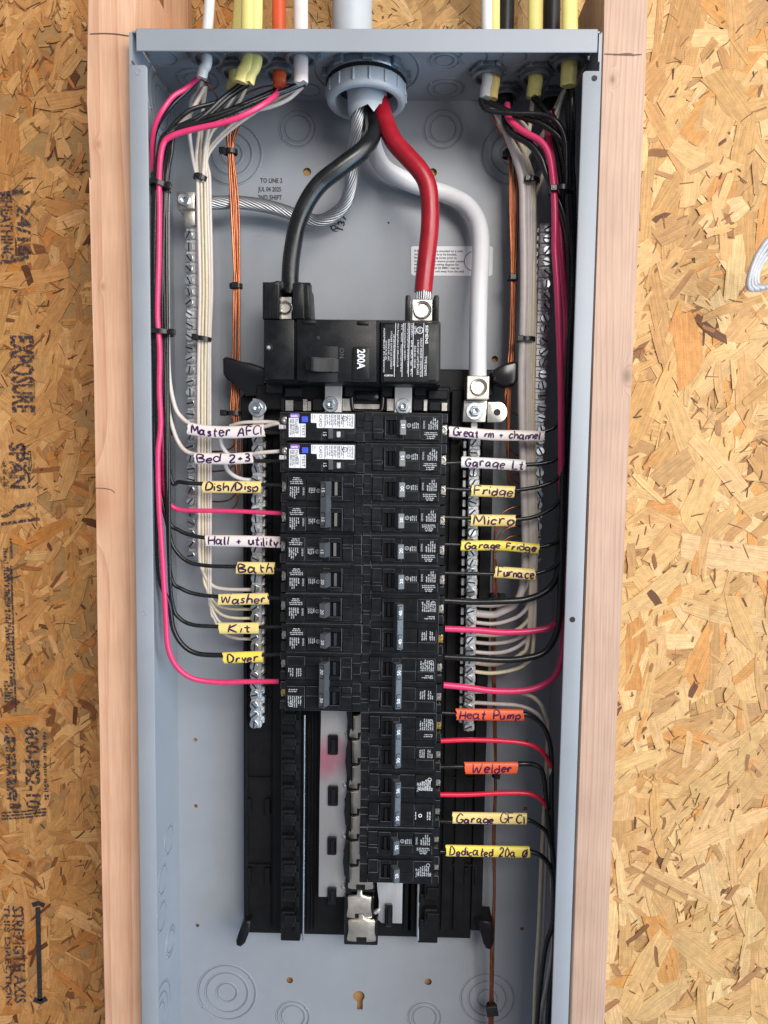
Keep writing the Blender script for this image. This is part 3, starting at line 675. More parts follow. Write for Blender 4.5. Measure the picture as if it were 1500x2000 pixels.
def stab(px, py, w=1.0):
    bm = bmesh.new(); y0 = .0545; sc = mpp(y0)
    c = P(px, py, y0)
    rows = [(-27, 5, .0012), (-17, 6, .0004), (-14, 22, .0003), (-12, 24, .0), (-4, 23.5, -.0006), (4, 23, -.0011), (12, 23.5, -.0009), (20, 25, -.0002), (27, 26, .0008), (33, 25, .0016)]
    prev = None
    for dv, hw_, dy in rows:
        cur = [bm.verts.new((c.x+e*hw_*w*sc, y0+dy+.0012*(abs(e)**3), c.z-dv*sc)) for e in (-1, -.72, -.36, 0, .36, .72, 1)]
        if prev:
            for i in range(6):
                if dv > 24 and i in (2, 3): continue
                f = bm.faces.new((prev[i], prev[i+1], cur[i+1], cur[i])); f.smooth = True
        prev = cur
    r = bmesh.ops.extrude_face_region(bm, geom=bm.faces[:]); bmesh.ops.translate(bm, vec=(0, .0014, 0), verts=[v for v in r['geom'] if isinstance(v, bmesh.types.BMVert)])
    obj('breaker_stab', bm, M['tin2'], base, 50)
    bm = bmesh.new(); pbox(bm, px-30*w, px+28*w, py-12, py+34, .0572, .068, .001); obj('stab_holder', bm, M['gloss'], base, 35)
for k in range(7): stab(708-k*.6, 1412+k*49.5)
stab(702, 1766, 1.0); stab(706, 1812, 1.15)

# ------------------------------------------------------------------ main breaker
YM = .017
mainb = thing('main_breaker', P(688, 748, .06), 'large black two-pole main breaker marked 200A above the two breaker columns', 'circuit breaker')
bm = bmesh.new()
pprism(bm, [(515, 622), (857, 626), (861, 631), (860, 752), (515, 746)], YM+.006, .058, .001)
pprism(bm, [(516, 624), (575, 624), (575, 742), (516, 741)], YM+.0015, YM+.010, .0012)
pprism(bm, [(579, 623), (736, 625), (736, 747), (579, 744)], YM, YM+.010, .0014)
pprism(bm, [(742, 627), (856, 628), (860, 634), (859, 744), (852, 751), (742, 749)], YM-.001, YM+.010, .0032)
pprism(bm, [(591, 625), (617, 625), (617, 633), (591, 632)], YM-.0012, YM+.002, .0005); pprism(bm, [(697, 627), (720, 627), (720, 635), (697, 634)], YM-.0012, YM+.002, .0005)
pprism(bm, [(688, 680), (692, 677), (718, 677), (722, 681), (721, 738), (716, 743), (687, 742)], YM-.0009, YM+.002, .0006)
for a in ((748, 633, 838, 746),): pbox(bm, a[0], a[2], a[1], a[3], YM-.0016, YM+.002, .0006)
obj('body', bm, M['black'], mainb, 35)
bm = bmesh.new()
a, b = P(601, 746, YM), P(660, 677, YM)   # concave handle track
pts = [P(600, y, YM-.0007) for y in (677, 744)]
for i in range(12):
    u0, u1 = i/12, (i+1)/12
    x0, x1 = a.x+(b.x-a.x)*u0, a.x+(b.x-a.x)*u1
    d0, d1 = .0012*math.sin(math.pi*u0), .0012*math.sin(math.pi*u1)
    bm.faces.new([bm.verts.new(q) for q in ((x0, YM-.0004-d0, a.z), (x1, YM-.0004-d1, a.z), (x1, YM-.0004-d1, b.z), (x0, YM-.0004-d0, b.z))])
bmesh.ops.remove_doubles(bm, verts=bm.verts, dist=1e-6)
obj('handle_track', bm, M['gloss'], mainb, 60)
bm = bmesh.new()
z0, z1 = P(600, 727, YM).z, P(600, 700, YM).z; q = lambda px: P(px, 713, YM).x
prof = [(q(602), YM+.002), (q(598), YM-.0075), (q(613), YM-.009), (q(627), YM-.0045), (q(650), YM-.004), (q(661), YM-.002), (q(662), YM+.002)]
A = [bm.verts.new((x, y, z0)) for x, y in prof]; B = [bm.verts.new((x, y, z1)) for x, y in prof]
bm.faces.new(A); bm.faces.new(B[::-1])
for i in range(len(prof)): bm.faces.new((A[i], B[i], B[(i+1) % len(prof)], A[(i+1) % len(prof)]))
bmesh.ops.bevel(bm, geom=bm.edges[:], offset=.0006, segments=2, affect='EDGES')
obj('handle', bm, M['black'], mainb, 35)
bm = bmesh.new(); lathe(bm, [(.0032, .0), (.0032, -.0006), (.0026, -.0007), (.0024, .0012), (0, .0012)], P(525, 679, YM+.0015), 'y', 20); lathe(bm, [(.0016, .0008), (.0016, -.0004), (0, -.0006)], P(621, 660, YM), 'y', 14)
obj('recess', bm, M['dark'], mainb, 35)
bm = bmesh.new(); lathe(bm, [(.0022, .001), (.0022, -.0005), (.0018, -.001), (.0006, -.0011), (0, -.0004)], P(525, 679, YM+.001), 'y', 5); obj('cover_screw', bm, M['zinc'], mainb, 35)
bm = bmesh.new(); YL = YM-.0019
def dn(bm, s, px, py, hpx, y=None, lpx=None, mi=0, align='CENTER'):
    """lettering that reads downwards, letter tops to the right"""
    y = YL if y is None else y; sz = hpx*mpp(y)*1.4
    text_bm(bm, s, sz, P(px, py, y), V((0, 0, -1)), V((1, 0, 0)), mi, align, sx=(lpx*mpp(y)/(len(s)*sz*.56) if lpx else 1))
sz = 15*mpp(YM)*1.4; text_bm(bm, '200A', sz, P(704.5, 701, YM-.00136), V((0, 0, -1)), V((1, 0, 0)), sx=38*mpp(YM)/(4*sz*.56), bold=.025)
dn(bm, 'SIEMENS', 833, 653, 5.4, None, 35); dn(bm, 'SIEMENS', 833.4, 653.3, 5.4, YL-.0001, 35); dn(bm, 'TYPE EQ9695', 831, 715, 4.6, None, 37)
dn(bm, 'CIRCUIT BREAKER / DISJONCTEUR', 822, 698, 3.7, None, 74); dn(bm, '2 POLE UNIT / UNITE BIPOLAIRE', 816, 698, 3.7, None, 66); dn(bm, 'ISSUE NO. 318110B', 810, 697, 3.7, None, 42); dn(bm, 'LISTED', 811, 645, 4, None, 15)
dn(bm, 'UL', 820, 645, 5, None, 8); torus(bm, P(820, 645, YL), 6*mpp(YL), .0003, 'y', 20, .2)
dn(bm, '120/240V~   60Hz   HACR Type   40°C', 804, 682, 3.6, None, 98); dn(bm, 'Interrupting Rating/Pouvoir de coupure 22,000 A max', 797, 680, 3.0, None, 96); dn(bm, 'Symmetrical/Symétrique 120/240V~', 791, 668, 3.0, None, 72)
dn(bm, '75°C   Wire/Fil   Torque/Couple 250 lb-in', 784, 680, 3.0, None, 90); dn(bm, 'Wire Range/Calibre #1-300kcmil Cu-Al', 777, 674, 3.0, None, 82)
dn(bm, 'USE ONLY IN LISTED ENCLOSURE', 769, 684, 2.9, None, 60); dn(bm, 'UTILISER DANS UN COFFRET', 764, 684, 2.9, None, 72); dn(bm, 'SIEMENS IND, INC.', 759, 684, 2.9, None, 42); dn(bm, 'NORCROSS, GA USA', 754, 684, 2.9, None, 36); dn(bm, 'ASSEMBLED IN MEXICO', 750, 684, 2.9, None, 84)
for x in (828, 808, 800.5, 788, 773): strip(bm, [P(x, 631, YL), P(x-1.8, 685, YL), P(x-3, 736, YL)], .9*mpp(YL), V((0, -1, 0)), taper=False)
flat(bm, 'A23873H', 759, 733.5, 3.4, YL, 17)
obj('printing', bm, M['white'], mainb, normals=False)
bm = bmesh.new(); yy = YM-.0003
for s, px, py in (('OFF', 608, 689), ('ON', 667, 690)):
    sz = 9*mpp(yy)*1.4; text_bm(bm, s, sz, P(px, py, yy), V((0, 0, -1)), V((1, 0, 0)))
obj('embossed_lettering', bm, M['handle'], mainb, normals=False)
# terminal shrouds and lugs
bm = bmesh.new()
pprism(bm, [(513, 556), (522, 556), (524, 552), (530, 553), (535, 551), (546, 548), (546, 623), (514, 623)], .020, .060, .0008)
pprism(bm, [(533, 551), (540, 548), (553, 549), (553, 562), (549, 566), (546, 566), (546, 560)], .023, .045, .0006)
pprism(bm, [(571, 553), (586, 550), (593, 555), (594, 623), (571, 623)], .019, .060, .0008); pprism(bm, [(594, 557), (603, 557), (607, 623), (594, 623)], .026, .060, .0006)
for x in (527, 533, 537, 541): pbox(bm, x-1, x+1, 556, 622, .0192, .021)
pbox(bm, 513, 606, 552, 623, .050, .062)
obj('terminal_shroud', bm, M['black'], mainb, 35)
bm = bmesh.new(); pprism(bm, [(792, 579), (794, 576), (800, 576), (802, 580), (803, 626), (791, 626)], .024, .056, .001); pprism(bm, [(847, 580), (849, 576), (856, 576), (858, 580), (857, 628), (847, 627)], .024, .056, .001)
obj('terminal_shroud', bm, M['black'], mainb, 35)
def lug(px0, px1, py0, py1, cx, cy, rpx, y, par, block=True):
    bm = bmesh.new(); pbox(bm, px0, px1, py0, py1, y, y+.022, .0007); obj('lug', bm, M['tin'], par, 35)
    bm = bmesh.new(); r = rpx*mpp(y); c = P(cx, cy, y)
    lathe(bm, [(r*1.12, .0002), (r*1.1, -.0002), (r*1.02, -.0002), (r, -.0022), (r*.93, -.0028), (r*.78, -.0024), (r*.68, .0), (r*.62, .004)], c, 'y', 28)
    lathe(bm, [(r*.66, .0015), (r*.5, .003), (0, .0035)], c, 'y', 6)
    obj('set_screw', bm, M['tin'], par, 35)
lug(547, 571, 579, 624, 557.5, 601, 12.5, .030, mainb); lug(804, 846, 584, 627, 825, 606, 17, .030, mainb)

# ------------------------------------------------------------------ branch breakers
YF = .027; LB = .0700; H = .0125; PITCH = .02574
XC = P(710.5, 840, YF).x; Z0 = P(710, 804.5, YF).z
mm = .001
def u(x): return x*mm
ERNG = random.Random(11)
def plate(bm, u0, u1, v0, v1, w0, w1, bev=.28, dz=0):
    """plate between widths u (mm from the wire end) and heights v (mm), front at w0 and back at w1 (mm, minus = towards camera)"""
    n0 = len(bm.faces); box(bm, u(u0), u(u1), u(w0), u(w1), u(min(v0, v1))+dz, u(max(v0, v1))+dz, u(bev))
    bm.faces.ensure_lookup_table(); yf = u(w0)
    for f in bm.faces[n0:]:
        f.normal_update(); ys = [v.co.y for v in f.verts]
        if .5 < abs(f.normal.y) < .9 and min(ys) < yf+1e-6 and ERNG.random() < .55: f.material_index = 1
def pole(bm, dz, std=True):
    plate(bm, 4.2, 69.9, -12.5, 12.5, 3, 45, .35, dz)
    plate(bm, .2, 4.4, 5.4, 12.2, 3.5, 40, .35, dz); plate(bm, .0, 4.4, -12.2, -4.6, 3.5, 40, .35, dz)
    plate(bm, 1.0, 4.4, -4.6, 5.4, 16, 40, .2, dz)
    plate(bm, 6.2, 21.9, 1.55, 9.6, -.1, 4, .3, dz); plate(bm, 6.2, 21.9, -9.8, 1.35, -.1, 4, .3, dz)
    plate(bm, 22.5, 36, 1.6, 9.6, .35, 4, .3, dz); plate(bm, 22.5, 36, -9.9, 1.4, .35, 4, .3, dz)
    plate(bm, 36.3, 42.8, -9.8, 9.5, -.2, 5, .3, dz); plate(bm, 51.6, 52.9, -9.8, 9.5, -.2, 5, .3, dz)
    plate(bm, 42.5, 52, 6.0, 9.5, -.2, 5, .3, dz); plate(bm, 42.5, 52, -9.8, -6.4, -.2, 5, .3, dz)
    plate(bm, 53.6, 62.1, 4.3, 9.5, .4, 4, .3, dz); plate(bm, 53.6, 62.1, 1.5, 4.1, .2, 4, .3, dz); plate(bm, 53.6, 62.1, -9.9, 1.3, .3, 4, .3, dz)
    plate(bm, 62.6, 69.7, 4.4, 12.2, 2.2, 6, .3, dz); plate(bm, 62.6, 69.7, 1.5, 4.2, 2.4, 6, .3, dz); plate(bm, 62.6, 69.7, -4.8, 1.3, 2.3, 6, .3, dz); plate(bm, 62.6, 69.7, -12.2, -5.1, 2.2, 6, .3, dz)
def paddle(bm, v0, v1, tip=True):
    """rocker paddle thrown towards the wire end"""
    pr = [(43.2, 1.2), (39.6, -8.6), (34.8, -6.4), (34.6, -5.4), (37.5, 1.2)]
    A = [bm.verts.new((u(a), u(b), u(v0))) for a, b in pr]; B = [bm.verts.new((u(a), u(b), u(v1))) for a, b in pr]
    bm.faces.new(A); bm.faces.new(B[::-1])
    for i in range(5): bm.faces.new((A[i], B[i], B[(i+1) % 5], A[(i+1) % 5]))
    bmesh.ops.recalc_face_normals(bm, faces=bm.faces); bmesh.ops.bevel(bm, geom=bm.edges[:], offset=.00035, segments=2, affect='EDGES')
TIPN = V((-2.2, -4.8, 0)).normalized(); TIPC = V((u(37.2), u(-7.5), 0)); TIPX = V((4.8, -2.2, 0)).normalized()
NOR = V((0, -1, 0))
def rocker(dz, par):
    bm = bmesh.new()
    pr = [(44.4, 5), (45.2, .6), (46.0, -.6), (48.3, .3), (49.0, 1.6), (49.2, 5)]
    for v0, v1 in ((-5.6, 5.4),):
        A = [bm.verts.new((u(a), u(b), dz+u(v0))) for a, b in pr]; B = [bm.verts.new((u(a), u(b), dz+u(v1))) for a, b in pr]
        bm.faces.new(A); bm.faces.new(B[::-1])
        for i in range(6): bm.faces.new((A[i], B[i], B[(i+1) % 6], A[(i+1) % 6]))
    obj('rocker', bm, M['gloss'], par, 35, local=True)
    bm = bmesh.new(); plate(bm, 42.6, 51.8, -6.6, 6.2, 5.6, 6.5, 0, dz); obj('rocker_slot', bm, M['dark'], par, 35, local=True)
def terminal(dz, par, m='brass'):
    bm = bmesh.new()
    lathe(bm, [(.0037, .003), (.0037, .0), (.0032, -.0006), (.0024, -.0007), (.0020, .0004), (0, .0006)], (u(3.1), u(10.5), dz+u(.6)), 'y', 16)
    for s_ in (-1, 1): box(bm, u(3.1)-.0003, u(3.1)+.0003, u(9.8), u(10.6), dz+u(.6)+s_*.0012-.0011, dz+u(.6)+s_*.0012+.0011)
    obj('terminal_screw', bm, M[m], par, 40, local=True)
    bm = bmesh.new(); plate(bm, -.3, 5, -3.6, 4.6, 11.5, 13, .2, dz); obj('terminal_clamp', bm, M['tin'], par, 40, local=True)
def print_lines(bm, rng, dz, style):
    uu, vv = V((0, 0, -1)), V((1, 0, 0))
    w = -.00022
    if style in ('qp', 'one'):
        for k in range(4):
            ln = (6, 7.5, 11.5, 10.5)[k]; microtext(bm, (u(14-ln/2), w, dz+u(8.0-k*1.55)), V((1, 0, 0)), V((0, 0, 1)), u(ln), u(1.0), rng=rng, fill=.93)
        for k, ln in enumerate((8.2, 9.5, 9.8, 7.0, 5.0)): microtext(bm, (u(8.2+k*1.75), w, dz+u(.9)), uu, vv, u(ln), u(1.15), rng=rng, fill=.9)
        text_bm(bm, 'SIEMENS', u(2.2), (u(19.6), w, dz-u(2.7)), uu, vv, sx=6.4/(7*2.2*.56))
        for k, ln in enumerate((4.6, 4.4, 4.8, 4.0)): microtext(bm, (u(24.2+k*1.5), w+.0004, dz+u(.4)), uu, vv, u(ln), u(1.0), rng=rng, fill=.9)
        torus(bm, (u(32.3), w+.0003, dz-u(2.0)), u(1.5), u(.22), 'y', 16, .3); text_bm(bm, 'UL', u(1.9), (u(32.3), w+.0003, dz-u(2)), uu, vv)
    elif style == 'top':
        for k, ln in enumerate((3, 7.5, 7.8, 0, 8, 7, 6.8)):
            if ln: microtext(bm, (u(7.6+k*1.7), w, dz+u(-.5)), uu, vv, u(ln), u(1.1), rng=rng, fill=.9)
    elif style == 'low':
        for k, ln in enumerate((6.5, 9, 9.5, 9.5, 9.8, 7, 8.5)): microtext(bm, (u(7.4+k*1.75), w, dz+u(.9)), uu, vv, u(ln), u(1.15), rng=rng, fill=.92)
        torus(bm, (u(9.5), w, dz-u(6.6)), u(1.6), u(.24), 'y', 16, .3)
        microtext(bm, (u(8), w, dz+u(4.6)), V((1, 0, 0)), V((0, 0, 1)), u(7), u(1.1), rng=rng); microtext(bm, (u(8), w, dz+u(6.2)), V((1, 0, 0)), V((0, 0, 1)), u(9), u(1.1), rng=rng)
    elif style == 'bp':
        for k, ln in enumerate((3.2, 9, 9.5, 9.8, 9.2, 8.4, 7)): microtext(bm, (u(7.4+k*1.7), w, dz+u(3.5)), uu, vv, u(ln), u(1.15), rng=rng, fill=.9)
        text_bm(bm, 'Type BP', u(2.4), (u(19.8), w, dz+u(.6)), uu, vv)
        torus(bm, (u(10), w, dz-u(6.3)), u(1.5), u(.24), 'y', 16, .3)
    elif style == 'bptop':
        torus(bm, (u(17.5), w, dz), u(1.3), u(.4), 'y', 16, .3); microtext(bm, (u(21), w, dz+u(3.4)), uu, vv, u(7), u(.9), rng=rng)
        for k in range(2): microtext(bm, (u(8.6+k*2), w, dz+u(3.6)), uu, vv, u(8), u(1.3), rng=rng)
def digits(par, s, zs, m='white', lift=.0003, size=4.3):
    bm = bmesh.new()
    for z in zs:
        text_bm(bm, s, u(size), TIPC+TIPN*(.0002+lift)+V((0, 0, z)), V((0, 0, -1)), TIPX, bold=.012)
    obj('amperage_mark', bm, M[m], par, local=True, normals=False)
def place(root, side, row, poles):
    zc = Z0-PITCH*(row+poles/2); sr_ = random.Random(row*7+(3 if side == 'L' else 11)); root.scale = (1, 1, PITCH/.0254); jx, jy, jr_ = sr_.uniform(-.0005, .0005), sr_.uniform(-.0007, .0007), sr_.uniform(-.004, .004)
    if side == 'L': root.location = (XC-LB+jx, YF+jy, zc); root.rotation_euler = (0, jr_, 0)
    else: root.location = (XC+LB+jx, YF+jy, zc); root.rotation_euler = (0, math.pi+jr_, 0)
    return root
def breaker(label, group, kind, amps, poles):
    t = thing('branch_breaker', (0, 0, 0), label, 'circuit breaker', group)
    rng = random.Random(hash_(label))
    zs = [0] if poles == 1 else [PITCH/2, -PITCH/2]
    bm = bmesh.new()
    for z in zs: pole(bm, z)
    if poles == 2: plate(bm, 5, 69, -1.2, 1.2, 2.6, 20, .1)
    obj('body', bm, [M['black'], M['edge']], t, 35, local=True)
    bm = bmesh.new()
    for k, z in enumerate(zs):
        if kind == 'qp': st = 'one'
        elif kind == 'bp1': st = 'bp'
        elif kind == 'bp': st = ('bp', 'bptop')[1-k] if False else ('bptop', 'bp')[k]
        else: st = ('top', 'low')[k]
        print_lines(bm, rng, z, st)
    pr = obj('printing', bm, M['whitedim'] if kind != 'bp' else M['white'], t, local=True, normals=False)
    for z in zs:
        rocker(z, t); terminal(z, t, random.Random(hash_(label)+int(z*1e4)).choice(('brass', 'tin', 'tin')))
    bm = bmesh.new()
    if poles == 1: paddle(bm, -6, 6); obj('handle', bm, M['handle'], t, 40, local=True); digits(t, amps, [-.0008])
    else:
        paddle(bm, -19.2, 18.8); hd = obj('tie_handle', bm, M['handle'], t, 40, local=True)
        for z in (.0120, -.0122):
            bm = bmesh.new(); hw, hh = .0017, .0056
            for (a, b, c, d) in ((-hw, hw, hh-.0003, hh+.0003), (-hw, hw, -hh-.0003, -hh+.0003), (hw-.0003, hw+.0003, -hh, hh)):
                bm.faces.new([bm.verts.new(TIPC+TIPN*.0003+TIPX*x+V((0, 0, z+zz))) for x, zz in ((a, c), (b, c), (b, d), (a, d))])
            obj('window_frame', bm, M['dark'], t, local=True, normals=False)
        digits(t, amps, [.0120, -.0122], size=4.4)
    return t
def hash_(s): return sum((i+1)*ord(c) for i, c in enumerate(s)) % 9973
GL, GR = 'branch breakers in the left column', 'branch breakers in the right column'
def copy_thing(src, label, group):
    r = src.copy(); COL.objects.link(r); tag(r, label, None, group)
    for ch in src.children:
        c = ch.copy(); COL.objects.link(c); c.parent = r
    return r
# left column (two arc-fault breakers come further down)
b = breaker('black 15 amp two-pole breaker with long dark tie handle beside the Dish/Disp wire', GL, 'qp', '15', 2); place(b, 'L', 2, 2)
b15 = breaker('black 15 amp single breaker at the end of the Hall + utility wire', GL, 'qp', '15', 1); place(b15, 'L', 4, 1)
b20 = breaker('black 20 amp single breaker at the end of the Bath wire', GL, 'qp', '20', 1); place(b20, 'L', 5, 1)
place(copy_thing(b20, 'black 20 amp single breaker at the end of the Washer wire', GL), 'L', 6, 1)
place(copy_thing(b20, 'black 20 amp single breaker at the end of the Kit wire', GL), 'L', 7, 1)
b30 = breaker('black 30 amp two-pole breaker at the foot of the left column', GL, 'two', '30', 2); place(b30, 'L', 8, 2)
# right column
for k, s in enumerate(('topmost in the right column, beside the Great rm sleeve', 'at the end of the Garage Lt wire')): place(copy_thing(b15, 'black 15 amp breaker '+s, GR), 'R', k, 1)
for k, s in enumerate(('Fridge', 'Micro', 'Garage Fridge', 'Furnace')): place(copy_thing(b20, 'black 20 amp single breaker at the end of the %s wire' % (s if s != 'Fridge' else 'plain Fridge'), GR), 'R', 2+k, 1)
place(breaker('two-pole breaker with long grey tie handle, directly under the Furnace breaker', GR, 'two', '40', 2), 'R', 6, 2)
place(breaker('two-pole breaker with long grey tie handle, directly above the Heat Pump breaker', GR, 'two', '50', 2), 'R', 8, 2)
place(copy_thing(b30, 'black two-pole breaker with tie handle marked 30 beside the Heat Pump wire', GR), 'R', 10, 2)
place(breaker('black two-pole breaker with tie handle marked 30 beside the Welder wire', GR, 'bp', '30', 2), 'R', 12, 2)
place(copy_thing(b20, 'black 20 amp single breaker at the end of the Garage GFCI wire', GR), 'R', 14, 1)
place(breaker('black 20 amp single breaker at the very foot of the right column', GR, 'bp1', '20', 1), 'R', 15, 1)
def afci(label, row):
    t = thing('arc_fault_breaker', (0, 0, 0), label, 'circuit breaker', 'arc-fault breakers at the top of the left column')
    q = lambda c: (c-40)*.05      # from measured crop units to mm
    r = lambda c: (290-c)*.05
    bm = bmesh.new()
    plate(bm, q(140), q(1465), r(535), r(40), 3, 45, .35); plate(bm, q(20), q(145), r(535), r(45), 6, 40, .35)
    plate(bm, q(170), q(1305), r(520), r(55), 0, 5, .35); plate(bm, q(1320), q(1450), r(295), r(50), 2.2, 6, .3); plate(bm, q(1320), q(1450), r(375), r(300), 2.4, 6, .3); plate(bm, q(1320), q(1450), r(530), r(380), 2.2, 6, .3)
    plate(bm, q(1165), q(1305), r(515), r(385), -.4, 4, .3); plate(bm, q(500), q(745), r(515), r(385), -.3, 4, .3)
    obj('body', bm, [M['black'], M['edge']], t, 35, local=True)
    bm = bmesh.new(); f = .0006
    def lab(pp): prism(bm, [(u(q(a)), u(r(c))) for a, c in pp], -.00012, .0003)
    lab([(560, 75), (1280, 75), (1288, 85), (1285, 305), (1278, 312), (660, 308), (655, 228), (560, 222)])
    lab([(190, 150), (352, 150), (356, 240), (470, 240), (470, 462), (190, 462)])
    obj('label_sticker', bm, M['label'], t, local=True)
    bm = bmesh.new(); prism(bm, [(u(q(a)), u(r(c))) for a, c in ((208, 95), (222, 75), (355, 78), (370, 95), (366, 138), (352, 150), (215, 146), (206, 130))], -.00012, .0003); obj('purple_tab', bm, M['purple'], t, local=True)
    bm = bmesh.new(); plate(bm, q(402), q(508), r(218), r(120), -1.0, 3, .4); obj('test_button', bm, M['blue'], t, 35, local=True)
    bm = bmesh.new(); plate(bm, q(2), q(128), r(328), r(255), 5.6, 6.5, .5); obj('number_tag', bm, M['label'], t, 35, local=True)
    ux, uz = V((0, 0, -1)), V((1, 0, 0)); w = -.0003
    bm = bmesh.new()
    def tx(s, cx, cy, hh, ln): text_bm(bm, s, u(hh*.05*1.4), (u(q(cx)), w, u(r(cy))), ux, uz, sx=ln*.05/(len(s)*hh*.05*1.4*.56))
    tx('CAFCI', 720, 190, 52, 185); tx('TEST', 432, 350, 46, 190); tx('SIEMENS', 1252, 190, 30, 195); tx('ARC', 622, 128, 20, 60); tx('FAULT', 585, 135, 20, 100); tx('UL', 1125, 150, 30, 40); tx('AF233', 352, 350, 20, 100)
    torus(bm, (u(q(1125)), w, u(r(150))), u(2), u(.25), 'y', 18, .3)
    text_bm(bm, '1 2', u(3.4), (u(q(65)), u(5.3), u(r(292))), V((1, 0, 0)), V((0, 0, 1)))
    for s in (785, 920, 1045): strip(bm, [V((u(q(s)), w, u(r(82)))), V((u(q(s)), w, u(r(302))))], .0002, NOR, taper=False)
    for s in (290, 388): strip(bm, [V((u(q(s)), w, u(r(250)))), V((u(q(s)), w, u(r(455))))], .0002, NOR, taper=False)
    obj('printing', bm, M['ink'], t, local=True, normals=False)
    bm = bmesh.new(); rng = random.Random(5)
    for k, cx in enumerate((800, 830, 865, 895, 940, 965, 1000, 1025, 1065, 1095, 1170, 1205)): microtext(bm, (u(q(cx)), w, u(r(90))), ux, uz, u(9.6), u(1.0), rng=rng)
    obj('fine_print', bm, M['greyink'], t, local=True, normals=False); bm = bmesh.new()
    for cx in (210, 235, 262, 300, 322): microtext(bm, (u(q(cx)), w, u(r(165))), ux, uz, u(13.5), u(1.05), rng=rng)
    obj('fine_print', bm, M['greyink'], t, local=True, normals=False)
    bm = bmesh.new(); microtext(bm, (u(q(228)), w, u(r(130))), V((1, 0, 0)), V((0, 0, 1)), u(6), u(1.7), rng=rng); obj('white_print', bm, M['white'], t, local=True, normals=False); bm = bmesh.new()
    text_bm(bm, '15', u(4.3), (u(q(790)), w, u(r(402))), ux, uz); obj('amperage_mark', bm, M['white'], t, local=True, normals=False)
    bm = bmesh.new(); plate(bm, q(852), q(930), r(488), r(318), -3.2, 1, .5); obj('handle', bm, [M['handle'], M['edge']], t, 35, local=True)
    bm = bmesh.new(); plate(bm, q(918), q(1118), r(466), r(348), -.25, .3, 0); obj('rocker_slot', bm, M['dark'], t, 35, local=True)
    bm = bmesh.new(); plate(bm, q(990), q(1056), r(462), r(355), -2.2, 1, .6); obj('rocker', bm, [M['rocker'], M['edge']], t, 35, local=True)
    for cy, nm, m_ in ((175, 'screw_recess', 'dark'), (425, 'wire_hole', 'dark')):
        bm = bmesh.new(); lathe(bm, [(.0042 if cy < 300 else .0036, .0), (.0042 if cy < 300 else .0036, -.0003), (0, -.0003)], (u(q(88 if cy < 300 else 118)), u(6), u(r(cy))), 'y', 20); obj(nm, bm, M[m_], t, 35, local=True)
    bm = bmesh.new(); lathe(bm, [(.0032, .0), (.0032, -.0008), (.0026, -.0013), (.0009, -.0014), (0, -.0009)], (u(q(112)), u(5.4), u(r(182))), 'y', 16); obj('terminal_screw', bm, M['tin'], t, 40, local=True)
    return place(t, 'L', row, 1)
af = afci('arc-fault breaker with white CAFCI sticker and blue test button, topmost in the left column', 0)
r2_ = copy_thing(af, 'arc-fault breaker with white CAFCI sticker at the end of the Bed 2+3 wire', 'arc-fault breakers at the top of the left column'); place(r2_, 'L', 1, 1)

# ------------------------------------------------------------------ neutral and ground bars
def screw_mesh(mt):
    bm = bmesh.new()
    r = .0037
    lathe(bm, [(r*1.08, .0006), (r*1.08, -.0004), (r, -.0009), (r*.5, -.0010), (0, -.0010)], (0, 0, 0), 'y', 14)
    for s in (-1, 1):    # two half-moon lands leave a slot between them
        pts = [(s*.0007, -r*.86)] + [(s*r*.92*math.cos(a), r*.92*math.sin(a)) for a in [(-.45+.15*k)*math.pi for k in range(7)]] + [(s*.0007, r*.86)]
        vs = [bm.verts.new((x, -.0021 + .00035*((x*x+z*z)/(r*r)), z)) for x, z in pts]; vb = [bm.verts.new((x, -.0008, z)) for x, z in pts]
        bm.faces.new(vs)
        for i in range(len(vs)): bm.faces.new((vs[i], vb[i], vb[(i+1) % len(vs)], vs[(i+1) % len(vs)]))
    box(bm, -.00065, .00065, -.00115, -.0009, -r*.9, r*.9, mi=1)
    bmesh.ops.recalc_face_normals(bm, faces=bm.faces)
    me = bpy.data.meshes.new('screw'); bm.to_mesh(me); bm.free(); me.materials.append(mt); me.materials.append(M['dark']); return me
SCR = screw_mesh(M['zinc'])
